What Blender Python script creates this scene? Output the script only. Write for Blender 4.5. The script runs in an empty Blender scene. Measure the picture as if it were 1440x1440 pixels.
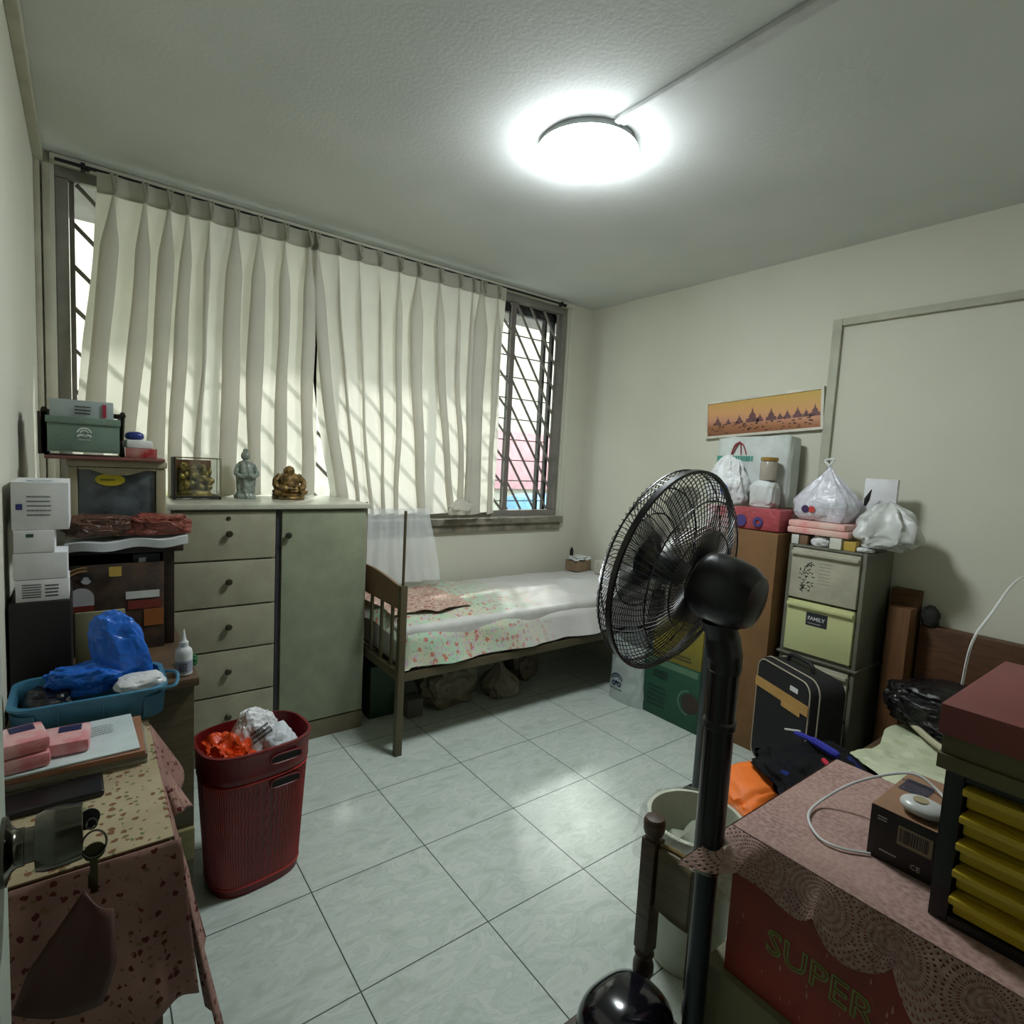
import bpy, bmesh, math, random
from mathutils import Vector, Matrix, noise
PI = math.pi
C = bpy.context.scene.collection
def V(*a): return Vector(a)

# ------------------------------------------------------------------ materials
def s2l(c):
    return tuple(((x/255)/12.92 if x/255 <= .04045 else ((x/255+.055)/1.055)**2.4) for x in c) + (1,)
def new_mat(name):
    m = bpy.data.materials.new(name); m.use_nodes = True
    nt = m.node_tree; b = nt.nodes['Principled BSDF']
    return m, nt, b
def N(nt, t, **kw):
    n = nt.nodes.new(t)
    for k, v in kw.items():
        if k in n.inputs: n.inputs[k].default_value = v
        else: setattr(n, k, v)
    return n
def L(nt, a, b): nt.links.new(a, b)
def coord(nt, scale=(1,1,1), loc=(0,0,0), rot=(0,0,0)):
    t = N(nt, 'ShaderNodeTexCoord'); mp = N(nt, 'ShaderNodeMapping')
    mp.inputs['Scale'].default_value = scale; mp.inputs['Location'].default_value = loc; mp.inputs['Rotation'].default_value = rot
    L(nt, t.outputs['Object'], mp.inputs['Vector']); return mp.outputs['Vector']
def ramp(nt, fac, stops, interp='LINEAR'):
    r = N(nt, 'ShaderNodeValToRGB'); r.color_ramp.interpolation = interp
    e = r.color_ramp.elements
    e[0].position = stops[0][0]; e[0].color = stops[0][1]
    e[1].position = stops[-1][0]; e[1].color = stops[-1][1]
    for p, c in stops[1:-1]:
        x = e.new(p); x.color = c
    L(nt, fac, r.inputs['Fac']); return r.outputs['Color']
def mixc(nt, fac, a, b, mode='MIX'):
    m = N(nt, 'ShaderNodeMix'); m.data_type = 'RGBA'; m.blend_type = mode
    for i, v in ((0, fac), (6, a), (7, b)):
        if hasattr(v, 'links'): L(nt, v, m.inputs[i])
        else: m.inputs[i].default_value = v
    return m.outputs[2]
def bump(nt, b, h, strength=.2, dist=.01):
    n = N(nt, 'ShaderNodeBump'); n.inputs['Strength'].default_value = strength; n.inputs['Distance'].default_value = dist
    L(nt, h, n.inputs['Height']); L(nt, n.outputs['Normal'], b.inputs['Normal'])
_mc = {}
def mat(name, col, rough=.5, metal=0, var=.12, scale=8, bmp=0, bscale=60, spec=.5, stretch=(1,1,1), alpha=1, col2=None, trans=0, coat=0):
    if name in _mc: return _mc[name]
    m, nt, b = new_mat(name)
    v = coord(nt, stretch)
    n = N(nt, 'ShaderNodeTexNoise', Scale=scale, Detail=5.0, Roughness=.6); L(nt, v, n.inputs['Vector'])
    c = s2l(col)
    d = s2l(col2) if col2 else tuple(x*(1-var*1.8) for x in c[:3]) + (1,)
    L(nt, ramp(nt, n.outputs['Fac'], [(.35, d), (.65, c)]), b.inputs['Base Color'])
    b.inputs['Roughness'].default_value = rough; b.inputs['Metallic'].default_value = metal
    b.inputs['Specular IOR Level'].default_value = spec; b.inputs['Alpha'].default_value = alpha
    b.inputs['Coat Weight'].default_value = coat
    if trans: b.inputs['Transmission Weight'].default_value = trans
    if bmp:
        n2 = N(nt, 'ShaderNodeTexNoise', Scale=bscale, Detail=4.0); L(nt, v, n2.inputs['Vector'])
        bump(nt, b, n2.outputs['Fac'], bmp, .004)
    _mc[name] = m; return m
def film(name, col, alpha, rough=.15, bmp=.6, bs=30):
    """thin plastic: partly see-through, crinkled"""
    if name in _mc: return _mc[name]
    m, nt, b = new_mat(name); v = coord(nt)
    b.inputs['Base Color'].default_value = s2l(col); b.inputs['Roughness'].default_value = rough
    n = N(nt, 'ShaderNodeTexNoise', Scale=bs, Detail=6.0, Distortion=1.5); L(nt, v, n.inputs['Vector'])
    bump(nt, b, n.outputs['Fac'], bmp, .01)
    r = ramp(nt, n.outputs['Fac'], [(.3, (alpha*.75,)*3+(1,)), (.7, (min(1, alpha*1.25),)*3+(1,))])
    L(nt, r, b.inputs['Alpha'])
    tr = N(nt, 'ShaderNodeBsdfTranslucent'); tr.inputs['Color'].default_value = s2l(col)
    _mc[name] = m; return m

def m_wall():
    m, nt, b = new_mat('wall_paint'); v = coord(nt)
    n = N(nt, 'ShaderNodeTexNoise', Scale=1.2, Detail=6.0); L(nt, v, n.inputs['Vector'])
    L(nt, ramp(nt, n.outputs['Fac'], [(.35, s2l((198, 197, 180))), (.7, s2l((208, 207, 192)))]), b.inputs['Base Color'])
    n2 = N(nt, 'ShaderNodeTexNoise', Scale=90.0, Detail=3.0); L(nt, v, n2.inputs['Vector'])
    bump(nt, b, n2.outputs['Fac'], .12, .002); b.inputs['Roughness'].default_value = .75
    return m
def m_ceil():
    m, nt, b = new_mat('ceiling_paint'); v = coord(nt)
    n = N(nt, 'ShaderNodeTexNoise', Scale=2.0, Detail=6.0); L(nt, v, n.inputs['Vector'])
    L(nt, ramp(nt, n.outputs['Fac'], [(.35, s2l((204, 207, 204))), (.7, s2l((214, 216, 214)))]), b.inputs['Base Color'])
    n2 = N(nt, 'ShaderNodeTexNoise', Scale=70.0, Detail=4.0); L(nt, v, n2.inputs['Vector'])
    bump(nt, b, n2.outputs['Fac'], .25, .003); b.inputs['Roughness'].default_value = .85
    return m
def m_floor():
    m, nt, b = new_mat('marbled_ceramic_tile')
    t = N(nt, 'ShaderNodeTexCoord'); sep = N(nt, 'ShaderNodeSeparateXYZ'); L(nt, t.outputs['Object'], sep.inputs[0])
    masks = []; cells = []
    for ax, off in (('X', .7057), ('Y', 1.6513)):
        a = N(nt, 'ShaderNodeMath', operation='SUBTRACT'); L(nt, sep.outputs[ax], a.inputs[0]); a.inputs[1].default_value = off - 4
        d = N(nt, 'ShaderNodeMath', operation='DIVIDE'); L(nt, a.outputs[0], d.inputs[0]); d.inputs[1].default_value = .4
        f = N(nt, 'ShaderNodeMath', operation='FRACT'); L(nt, d.outputs[0], f.inputs[0])
        fl = N(nt, 'ShaderNodeMath', operation='FLOOR'); L(nt, d.outputs[0], fl.inputs[0]); cells.append(fl.outputs[0])
        p = N(nt, 'ShaderNodeMath', operation='PINGPONG'); L(nt, d.outputs[0], p.inputs[0]); p.inputs[1].default_value = .5
        g = N(nt, 'ShaderNodeMath', operation='LESS_THAN'); L(nt, p.outputs[0], g.inputs[0]); g.inputs[1].default_value = .0046
        masks.append(g.outputs[0])
    mx = N(nt, 'ShaderNodeMath', operation='MAXIMUM'); L(nt, masks[0], mx.inputs[0]); L(nt, masks[1], mx.inputs[1])
    cmb = N(nt, 'ShaderNodeCombineXYZ'); L(nt, cells[0], cmb.inputs[0]); L(nt, cells[1], cmb.inputs[1])
    wn = N(nt, 'ShaderNodeTexWhiteNoise'); wn.noise_dimensions = '3D'; L(nt, cmb.outputs[0], wn.inputs['Vector'])
    sc = N(nt, 'ShaderNodeVectorMath', operation='SCALE'); L(nt, wn.outputs['Color'], sc.inputs[0]); sc.inputs['Scale'].default_value = 9
    ad = N(nt, 'ShaderNodeVectorMath', operation='ADD'); L(nt, sc.outputs[0], ad.inputs[0]); L(nt, t.outputs['Object'], ad.inputs[1])
    mp = N(nt, 'ShaderNodeMapping'); mp.inputs['Scale'].default_value = (1, 2.4, 1); mp.inputs['Rotation'].default_value = (0, 0, .7); L(nt, ad.outputs[0], mp.inputs['Vector'])
    n = N(nt, 'ShaderNodeTexNoise', Scale=6.0, Detail=8.0, Distortion=1.6); L(nt, mp.outputs[0], n.inputs['Vector'])
    base = ramp(nt, n.outputs['Fac'], [(.36, s2l((172, 182, 172))), (.47, s2l((186, 196, 187))), (.52, s2l((176, 186, 177))), (.56, s2l((192, 200, 192))), (.7, s2l((182, 191, 182)))])
    L(nt, mixc(nt, mx.outputs[0], base, s2l((62, 72, 66))), b.inputs['Base Color'])
    b.inputs['Roughness'].default_value = .34; b.inputs['Specular IOR Level'].default_value = .35
    inv = N(nt, 'ShaderNodeMath', operation='SUBTRACT'); inv.inputs[0].default_value = 1; L(nt, mx.outputs[0], inv.inputs[1])
    bump(nt, b, inv.outputs[0], .4, .002)
    return m
def m_curtain(name, col, tr=.6, ring=None):
    m, nt, b = new_mat(name); v = coord(nt)
    n = N(nt, 'ShaderNodeTexNoise', Scale=5.0, Detail=6.0); L(nt, v, n.inputs['Vector'])
    c = ramp(nt, n.outputs['Fac'], [(.3, tuple(x*.9 for x in s2l(col)[:3])+(1,)), (.7, s2l(col))])
    L(nt, c, b.inputs['Base Color']); b.inputs['Roughness'].default_value = .9; b.inputs['Specular IOR Level'].default_value = .1
    w = N(nt, 'ShaderNodeTexNoise', Scale=400.0, Detail=2.0); L(nt, v, w.inputs['Vector']); bump(nt, b, w.outputs['Fac'], .15, .001)
    t = N(nt, 'ShaderNodeBsdfTranslucent'); L(nt, c, t.inputs['Color'])
    mx = N(nt, 'ShaderNodeMixShader'); mx.inputs[0].default_value = tr
    L(nt, b.outputs[0], mx.inputs[1]); L(nt, t.outputs[0], mx.inputs[2])
    L(nt, mx.outputs[0], nt.nodes['Material Output'].inputs['Surface']); return m
def m_net():
    m, nt, b = new_mat('sheer_net'); v = coord(nt)
    b.inputs['Base Color'].default_value = s2l((225, 228, 228)); b.inputs['Roughness'].default_value = .9
    b.inputs['Alpha'].default_value = .5
    return m
def m_wood(name, a, c, rough=.45, sc=(1, 1, 12)):
    if name in _mc: return _mc[name]
    m, nt, b = new_mat(name); v = coord(nt, sc)
    n = N(nt, 'ShaderNodeTexNoise', Scale=4.0, Detail=7.0, Distortion=2.0); L(nt, v, n.inputs['Vector'])
    L(nt, ramp(nt, n.outputs['Fac'], [(.3, s2l(a)), (.7, s2l(c))]), b.inputs['Base Color'])
    b.inputs['Roughness'].default_value = rough; bump(nt, b, n.outputs['Fac'], .12, .003)
    _mc[name] = m; return m
def m_floral(name, base, spots, vscale=22, size=.32, dens=.5, base2=None, mask=None):
    """printed cloth: blobs of colour on a base; mask=(axis,from,to,plain colour)"""
    m, nt, b = new_mat(name); v = coord(nt)
    n0 = N(nt, 'ShaderNodeTexNoise', Scale=6.0, Detail=5.0); L(nt, v, n0.inputs['Vector'])
    col = ramp(nt, n0.outputs['Fac'], [(.35, s2l(base2 or base)), (.6, s2l(base))])
    for k, sp in enumerate(spots):
        vv = coord(nt, (1, 1, 1), (k*3.3, k*1.7, k*.9))
        nd = N(nt, 'ShaderNodeTexNoise', Scale=vscale*2.5, Detail=2.0); L(nt, vv, nd.inputs['Vector'])
        av = N(nt, 'ShaderNodeVectorMath', operation='MULTIPLY_ADD'); L(nt, nd.outputs['Color'], av.inputs[0])
        av.inputs[1].default_value = (.6/vscale,)*3; L(nt, vv, av.inputs[2])
        vo = N(nt, 'ShaderNodeTexVoronoi', Scale=float(vscale*(1+.25*k))); L(nt, av.outputs[0], vo.inputs['Vector'])
        ls = N(nt, 'ShaderNodeMath', operation='LESS_THAN'); L(nt, vo.outputs['Distance'], ls.inputs[0]); ls.inputs[1].default_value = size*(1-.12*k)
        sp_ = N(nt, 'ShaderNodeSeparateColor'); L(nt, vo.outputs['Color'], sp_.inputs[0])
        l2 = N(nt, 'ShaderNodeMath', operation='LESS_THAN'); L(nt, sp_.outputs[0], l2.inputs[0]); l2.inputs[1].default_value = dens
        mu = N(nt, 'ShaderNodeMath', operation='MULTIPLY'); L(nt, ls.outputs[0], mu.inputs[0]); L(nt, l2.outputs[0], mu.inputs[1])
        col = mixc(nt, mu.outputs[0], col, s2l(sp))
    if mask:
        sx = N(nt, 'ShaderNodeSeparateXYZ'); L(nt, v, sx.inputs[0])
        mr = N(nt, 'ShaderNodeMapRange'); L(nt, sx.outputs[mask[0]], mr.inputs['Value'])
        mr.inputs['From Min'].default_value = mask[1]; mr.inputs['From Max'].default_value = mask[2]
        nn = N(nt, 'ShaderNodeMath', operation='ADD'); L(nt, mr.outputs[0], nn.inputs[0])
        n9 = N(nt, 'ShaderNodeTexNoise', Scale=7.0); L(nt, v, n9.inputs['Vector'])
        n8 = N(nt, 'ShaderNodeMath', operation='MULTIPLY_ADD'); L(nt, n9.outputs['Fac'], n8.inputs[0]); n8.inputs[1].default_value = .9; n8.inputs[2].default_value = -.45
        L(nt, n8.outputs[0], nn.inputs[1]); nn.use_clamp = True
        col = mixc(nt, nn.outputs[0], col, s2l(mask[3]))
    L(nt, col, b.inputs['Base Color']); b.inputs['Roughness'].default_value = .85; b.inputs['Specular IOR Level'].default_value = .2
    n3 = N(nt, 'ShaderNodeTexNoise', Scale=12.0, Detail=5.0); L(nt, v, n3.inputs['Vector']); bump(nt, b, n3.outputs['Fac'], .35, .02)
    return m
def m_lace():
    m, nt, b = new_mat('crocheted_lace'); v = coord(nt)
    n0 = N(nt, 'ShaderNodeTexNoise', Scale=7.0, Detail=5.0); L(nt, v, n0.inputs['Vector'])
    uv = N(nt, 'ShaderNodeUVMap'); s = N(nt, 'ShaderNodeSeparateXYZ'); L(nt, uv.outputs[0], s.inputs[0])
    # scallop centres along u (period 1), rings around them; v = distance inwards from the hem
    fr = N(nt, 'ShaderNodeMath', operation='FRACT'); L(nt, s.outputs[0], fr.inputs[0])
    cx = N(nt, 'ShaderNodeMath', operation='SUBTRACT'); L(nt, fr.outputs[0], cx.inputs[0]); cx.inputs[1].default_value = .5
    cb = N(nt, 'ShaderNodeCombineXYZ'); L(nt, cx.outputs[0], cb.inputs[0])
    cy = N(nt, 'ShaderNodeMath', operation='SUBTRACT'); L(nt, s.outputs[1], cy.inputs[0]); cy.inputs[1].default_value = .62; L(nt, cy.outputs[0], cb.inputs[1])
    le = N(nt, 'ShaderNodeVectorMath', operation='LENGTH'); L(nt, cb.outputs[0], le.inputs[0])
    rg = N(nt, 'ShaderNodeMath', operation='MULTIPLY'); L(nt, le.outputs['Value'], rg.inputs[0]); rg.inputs[1].default_value = 78
    sn = N(nt, 'ShaderNodeMath', operation='SINE'); L(nt, rg.outputs[0], sn.inputs[0])
    at = N(nt, 'ShaderNodeMath', operation='ARCTAN2'); L(nt, cx.outputs[0], at.inputs[0]); L(nt, cy.outputs[0], at.inputs[1])
    am = N(nt, 'ShaderNodeMath', operation='MULTIPLY'); L(nt, at.outputs[0], am.inputs[0]); am.inputs[1].default_value = 52
    sa = N(nt, 'ShaderNodeMath', operation='SINE'); L(nt, am.outputs[0], sa.inputs[0])
    mxx = N(nt, 'ShaderNodeMath', operation='MAXIMUM'); L(nt, sn.outputs[0], mxx.inputs[0]); L(nt, sa.outputs[0], mxx.inputs[1])
    hole = N(nt, 'ShaderNodeMath', operation='GREATER_THAN'); L(nt, mxx.outputs[0], hole.inputs[0]); hole.inputs[1].default_value = -.42
    gt = N(nt, 'ShaderNodeMath', operation='GREATER_THAN'); L(nt, s.outputs[1], gt.inputs[0]); gt.inputs[1].default_value = 1.02
    al = N(nt, 'ShaderNodeMath', operation='MAXIMUM'); L(nt, hole.outputs[0], al.inputs[0]); L(nt, gt.outputs[0], al.inputs[1])
    base = ramp(nt, n0.outputs['Fac'], [(.35, s2l((116, 82, 76))), (.6, s2l((150, 118, 108)))])
    w = N(nt, 'ShaderNodeTexVoronoi', Scale=110.0); L(nt, v, w.inputs['Vector'])
    base = mixc(nt, w.outputs['Distance'], base, s2l((172, 142, 132)))
    L(nt, base, b.inputs['Base Color']); L(nt, al.outputs[0], b.inputs['Alpha']); b.inputs['Roughness'].default_value = .8
    bump(nt, b, mxx.outputs[0], .3, .002); return m

# ------------------------------------------------------------------ mesh helpers
def BM(): return bmesh.new()
def box(bm, x0, x1, y0, y1, z0, z1, bev=0, seg=2, M=None):
    r = bmesh.ops.create_cube(bm, size=1); vs = r['verts']
    for v in vs:
        v.co = V(x0+(v.co.x+.5)*(x1-x0), y0+(v.co.y+.5)*(y1-y0), z0+(v.co.z+.5)*(z1-z0))
    if bev:
        es = list({e for v in vs for e in v.link_edges})
        r = bmesh.ops.bevel(bm, geom=es, offset=bev, segments=seg, profile=.6, affect='EDGES')
        vs = list({v for f in r['faces'] for v in f.verts} | {v for v in vs if v.is_valid})
    if M:
        for v in vs: v.co = M @ v.co
    return vs
def cyl(bm, p0, p1, r0, r1=None, n=20, cap=True):
    p0, p1 = Vector(p0), Vector(p1); r1 = r0 if r1 is None else r1
    d = p1-p0; q = d.to_track_quat('Z', 'Y').to_matrix().to_4x4()
    M = Matrix.Translation((p0+p1)/2) @ q
    return bmesh.ops.create_cone(bm, cap_ends=cap, segments=n, radius1=max(r0, 1e-5), radius2=max(r1, 1e-5), depth=d.length, matrix=M)['verts']
def tube(bm, pts, r, n=8, closed=False):
    pts = [Vector(p) for p in pts]; k = len(pts); rings = []
    up = None
    for i, p in enumerate(pts):
        if closed: t = pts[(i+1) % k]-pts[i-1]
        else: t = pts[min(i+1, k-1)]-pts[max(i-1, 0)]
        t.normalize()
        if up is None:
            up = t.orthogonal().normalized()
        up = (up - t*up.dot(t)); up = up.normalized() if up.length > 1e-6 else t.orthogonal().normalized()
        s = t.cross(up); rr = r[i] if isinstance(r, (list, tuple)) else r
        rings.append([bm.verts.new(p+(up*math.cos(a)+s*math.sin(a))*rr) for a in [2*PI*j/n for j in range(n)]])
    for i in range(k if closed else k-1):
        A, B = rings[i], rings[(i+1) % k]
        for j in range(n): bm.faces.new((A[j], A[(j+1) % n], B[(j+1) % n], B[j]))
    if not closed:
        bm.faces.new(rings[0][::-1]); bm.faces.new(rings[-1])
def smooth_path(pts, n=8):
    P = [Vector(p) for p in pts]; out = []
    for i in range(len(P)-1):
        a, b, c, d = P[max(i-1, 0)], P[i], P[i+1], P[min(i+2, len(P)-1)]
        for k in range(n):
            t = k/n
            out.append(.5*((2*b)+(c-a)*t+(2*a-5*b+4*c-d)*t*t+(3*b-a-3*c+d)*t**3))
    out.append(P[-1]); return out
def lathe(bm, prof, c=(0, 0, 0), axis=None, n=28, cap=True):
    """prof: list of (radius, height); axis: direction of height"""
    c = Vector(c); q = (Vector(axis).to_track_quat('Z', 'Y') if axis else Vector((0, 0, 1)).to_track_quat('Z', 'Y')).to_matrix()
    R = []
    for r, h in prof:
        R.append([bm.verts.new(c+q @ V(r*math.cos(2*PI*j/n), r*math.sin(2*PI*j/n), h)) for j in range(n)])
    for a, b in zip(R, R[1:]):
        for j in range(n): bm.faces.new((a[j], a[(j+1) % n], b[(j+1) % n], b[j]))
    if cap:
        for ring, rev in ((R[0], 1), (R[-1], 0)):
            try: bm.faces.new(ring[::-1] if rev else ring)
            except ValueError: pass
def grid(bm, nu, nv, f, uvf=None, thick=0):
    vs = [[bm.verts.new(f(i/nu, j/nv)) for j in range(nv+1)] for i in range(nu+1)]
    uvl = bm.loops.layers.uv.verify() if uvf else None
    for i in range(nu):
        for j in range(nv):
            fc = bm.faces.new((vs[i][j], vs[i+1][j], vs[i+1][j+1], vs[i][j+1]))
            if uvf:
                for lp, (a, b) in zip(fc.loops, ((i, j), (i+1, j), (i+1, j+1), (i, j+1))):
                    lp[uvl].uv = uvf(a/nu, b/nv)
    return vs
def blob(bm, c, s, seed=0, wr=.12, fl=.75, knot=0, sub=4, fr=2.2, rot=0, fine=.25):
    """a crumpled bag or bundle: base on z=c[2]; s = half sizes x, y and full height"""
    r = bmesh.ops.create_icosphere(bm, subdivisions=sub, radius=1); o = V(seed*7.3, seed*3.1, seed*5.7)
    ca, sa = math.cos(rot), math.sin(rot)
    for v in r['verts']:
        p = v.co.copy(); n1 = noise.noise(p*fr+o); n2 = 1-abs(noise.noise(p*fr*2.3+o*2))*2; n3 = noise.noise(p*fr*6+o)
        k = 1+wr*n1*1.5+wr*(n2-.5)*.42+wr*fine*n3*.9
        q = V(math.copysign(abs(p.x)**fl, p.x), math.copysign(abs(p.y)**fl, p.y), math.copysign(abs(p.z)**fl, p.z))*k
        z = max(-.82, q.z); t = (z+.82)/1.82
        if knot:
            w = max(0, (t-.35)/.65); f = (1-w)**knot if w < 1 else 0
            f = max(f, .06); f *= 1+.25*w*math.sin(math.atan2(p.y, p.x)*9+seed)
            q.x *= f; q.y *= f
        v.co = V(c[0]+(q.x*ca-q.y*sa)*s[0], c[1]+(q.x*sa+q.y*ca)*s[1], c[2]+max(0, t)*s[2])
    return r['verts']
def rotbox(bm, c, size, rz=0, bev=.002, rx=0, ry=0):
    """box with base centre c"""
    M = Matrix.Translation(c) @ Matrix.Rotation(rz, 4, 'Z') @ Matrix.Rotation(ry, 4, 'Y') @ Matrix.Rotation(rx, 4, 'X')
    return box(bm, -size[0]/2, size[0]/2, -size[1]/2, size[1]/2, 0, size[2], bev, 2, M)
def strokes(bm, o, u, v, w, h, rows, seed=0, th=.0008, fill=.75, bold=.5):
    """rows of small print marks on the plane (o,u,v)"""
    rd = random.Random(seed); o, u, v = Vector(o), Vector(u).normalized(), Vector(v).normalized(); nrm = u.cross(v)
    for r in range(rows):
        y = h*(1-(r+.5)/rows); hh = h/rows*bold*.5; x = 0
        while x < w*fill:
            ww = rd.uniform(.02, .08)*w; ww = min(ww, w-x)
            cs = [o+u*a+v*b for a, b in ((x, y-hh), (x+ww*.75, y-hh), (x+ww*.75, y+hh), (x, y+hh))]
            a = [bm.verts.new(p+nrm*th) for p in cs]; bm.faces.new(a); x += ww
def quad(bm, o, u, v, w, h, th=.001):
    o, u, v = Vector(o), Vector(u).normalized(), Vector(v).normalized(); nrm = u.cross(v)
    a = [bm.verts.new(o+u*x+v*y+nrm*th) for x, y in ((0, 0), (w, 0), (w, h), (0, h))]
    b = [bm.verts.new(o+u*x+v*y-nrm*.0005) for x, y in ((0, 0), (w, 0), (w, h), (0, h))]
    bm.faces.new(a); bm.faces.new(b[::-1])
    for i in range(4): bm.faces.new((b[i], b[(i+1) % 4], a[(i+1) % 4], a[i]))
def arcs(bm, o, u, v, specs, th=.0012):
    """specs: (cx, cy, r0, r1, a0, a1) ring sectors on plane"""
    o, u, v = Vector(o), Vector(u).normalized(), Vector(v).normalized(); nrm = u.cross(v)
    for cx, cy, r0, r1, a0, a1 in specs:
        n = 14; pr = None
        for i in range(n+1):
            a = a0+(a1-a0)*i/n
            q = [bm.verts.new(o+u*(cx+r*math.cos(a))+v*(cy+r*math.sin(a))+nrm*th) for r in (r0, r1)]
            if pr: bm.faces.new((pr[0], pr[1], q[1], q[0]))
            pr = q
def text_bm(bm, s, o, u, v, size, th=.001, extr=.0006, offset=0):
    cu = bpy.data.curves.new('t', 'FONT'); cu.body = s; cu.size = size; cu.extrude = extr; cu.resolution_u = 2; cu.offset = offset
    to = bpy.data.objects.new('t', cu); C.objects.link(to); bpy.context.view_layer.update()
    me = bpy.data.meshes.new_from_object(to); bpy.data.objects.remove(to)
    o, u, v = Vector(o), Vector(u).normalized(), Vector(v).normalized(); nrm = u.cross(v)
    n0 = len(bm.verts); bm.from_mesh(me); bm.verts.ensure_lookup_table()
    for x in bm.verts[n0:]: x.co = o+u*x.co.x+v*x.co.y+nrm*(x.co.z+th)
    bpy.data.meshes.remove(me)

# ------------------------------------------------------------------ object helpers
def link(name, bm, m, origin, smooth=True):
    me = bpy.data.meshes.new(name)
    bmesh.ops.recalc_face_normals(bm, faces=bm.faces[:])
    o = Vector(origin)
    for v in bm.verts: v.co -= o
    bm.to_mesh(me); bm.free()
    ob = bpy.data.objects.new(name, me); C.objects.link(ob)
    if m: me.materials.append(m)
    if smooth:
        for p in me.polygons: p.use_smooth = True
        md = ob.modifiers.new('edges', 'EDGE_SPLIT'); md.split_angle = math.radians(38)
    return ob
def base_of(bm):
    xs = [v.co.x for v in bm.verts]; ys = [v.co.y for v in bm.verts]; zs = [v.co.z for v in bm.verts]
    return ((min(xs)+max(xs))/2, (min(ys)+max(ys))/2, min(zs))
def tag(o, label=None, cat=None, group=None, kind=None):
    if label: o['label'] = label
    if cat: o['category'] = cat
    if group: o['group'] = group
    if kind: o['kind'] = kind
    return o
def thing(name, loc, label, cat, group=None):
    o = bpy.data.objects.new(name, None); C.objects.link(o); o.location = loc; o.empty_display_size = .05
    return tag(o, label, cat, group)
def root_loc(p):
    l = Vector((0, 0, 0))
    while p: l += p.location; p = p.parent
    return l
def part(name, bm, m, parent, label=None, smooth=True):
    ob = link(name, bm, m, root_loc(parent), smooth); ob.parent = parent
    if label: ob['label'] = label
    return ob
def solo(name, bm, m, label, cat, group=None, smooth=True):
    b = base_of(bm); ob = link(name, bm, m, b, smooth); ob.location = b
    return tag(ob, label, cat, group)
def struct(name, bm, m, parent=None, smooth=False):
    if parent: return part(name, bm, m, parent, smooth=smooth)
    ob = link(name, bm, m, (0, 0, 0), smooth); ob['kind'] = 'structure'; return ob
def strut_empty(name, loc):
    o = bpy.data.objects.new(name, None); C.objects.link(o); o.location = loc; o['kind'] = 'structure'; return o

# ------------------------------------------------------------------ shared materials
WALL = m_wall(); CEIL = m_ceil()
WHITE = mat('white_board', (228, 228, 230), .55, bmp=.05)
PAPER = mat('white_paper', (210, 212, 210), .7)
INK = mat('dark_ink', (34, 38, 44), .6)
BLACK = mat('black_plastic', (16, 16, 20), .32, var=.2)
BLACKM = mat('matt_black', (14, 14, 15), .7)
BLACKG = film('black_bag_film', (14, 14, 17), 1.0, .18, .8, 26)
CARTON = mat('brown_carton', (122, 88, 52), .8, bmp=.1)
CREAM = mat('cream_laminate', (154, 151, 128), .5, bmp=.03)
CREAM2 = mat('cream_laminate_door', (136, 142, 118), .42, bmp=.03)
KNOBM = mat('brushed_knob', (80, 78, 62), .35, .8)
STEEL = mat('satin_steel', (104, 101, 92), .2, 1, var=.05, scale=3, stretch=(40, 1, 1))
DARKW = m_wood('dark_stained_wood', (22, 14, 10), (46, 30, 21), .45)
BROWNW = m_wood('brown_wood', (66, 48, 32), (92, 70, 48), .55)
TANW = m_wood('tan_wood_panel', (104, 78, 52), (128, 100, 70), .5, (1, 12, 1))
BEDM = mat('bronze_painted_steel', (92, 84, 62), .45, .3)
PVC = mat('cream_pvc', (190, 186, 166), .5)
FRAME = mat('grey_window_frame', (132, 128, 120), .5)
GRAYP = mat('grey_plastic', (112, 112, 98), .45)
WBAG = film('white_bag_film', (222, 224, 224), .96, .3, .55, 24)
CBAG = film('clear_bag_film', (226, 226, 232), .55, .15, .6, 24)
GREEN = mat('emblem_white', (214, 222, 212), .6)

# ------------------------------------------------------------------ the room
XR, YW, ZC = 3.20, 3.106, 2.541
YF = -.12
b = BM(); box(b, -.25, XR+.15, -1.45, YW+.12, -.1, 0); struct('floor', b, m_floor())
b = BM(); box(b, -.25, XR+.15, -1.45, YW+.25, ZC, ZC+.12); struct('ceiling', b, CEIL)
b = BM(); box(b, -.15, 0, -1.45, YW+.15, 0, ZC); struct('wall_left', b, WALL)
b = BM()   # window wall with its opening (x .065-2.95, z 1.0-2.50)
WX0, WX1, WZ0, WZ1 = .065, 2.95, 1.0, 2.505
box(b, 0, XR, YW, YW+.12, 0, WZ0); box(b, 0, XR, YW, YW+.12, WZ1, ZC)
box(b, 0, WX0, YW, YW+.12, WZ0, WZ1); box(b, WX1, XR, YW, YW+.12, WZ0, WZ1)
struct('wall_back', b, WALL)
b = BM(); box(b, XR, XR+.15, YF, YW+.12, 0, ZC); struct('wall_right', b, WALL)
b = BM()   # wall with the doorway the photo is taken from
box(b, .90, XR, YF-.12, YF, 0, ZC); box(b, 0, .90, YF-.12, YF, 2.10, ZC); box(b, 0, .03, YF-.12, YF, 0, 2.10)
struct('wall_front', b, WALL)
b = BM(); box(b, 0, 1.6, -1.45, -1.33, 0, ZC); box(b, 1.5, 1.6, -1.33, YF-.12, 0, ZC); struct('wall_hallway', b, WALL)
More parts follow.
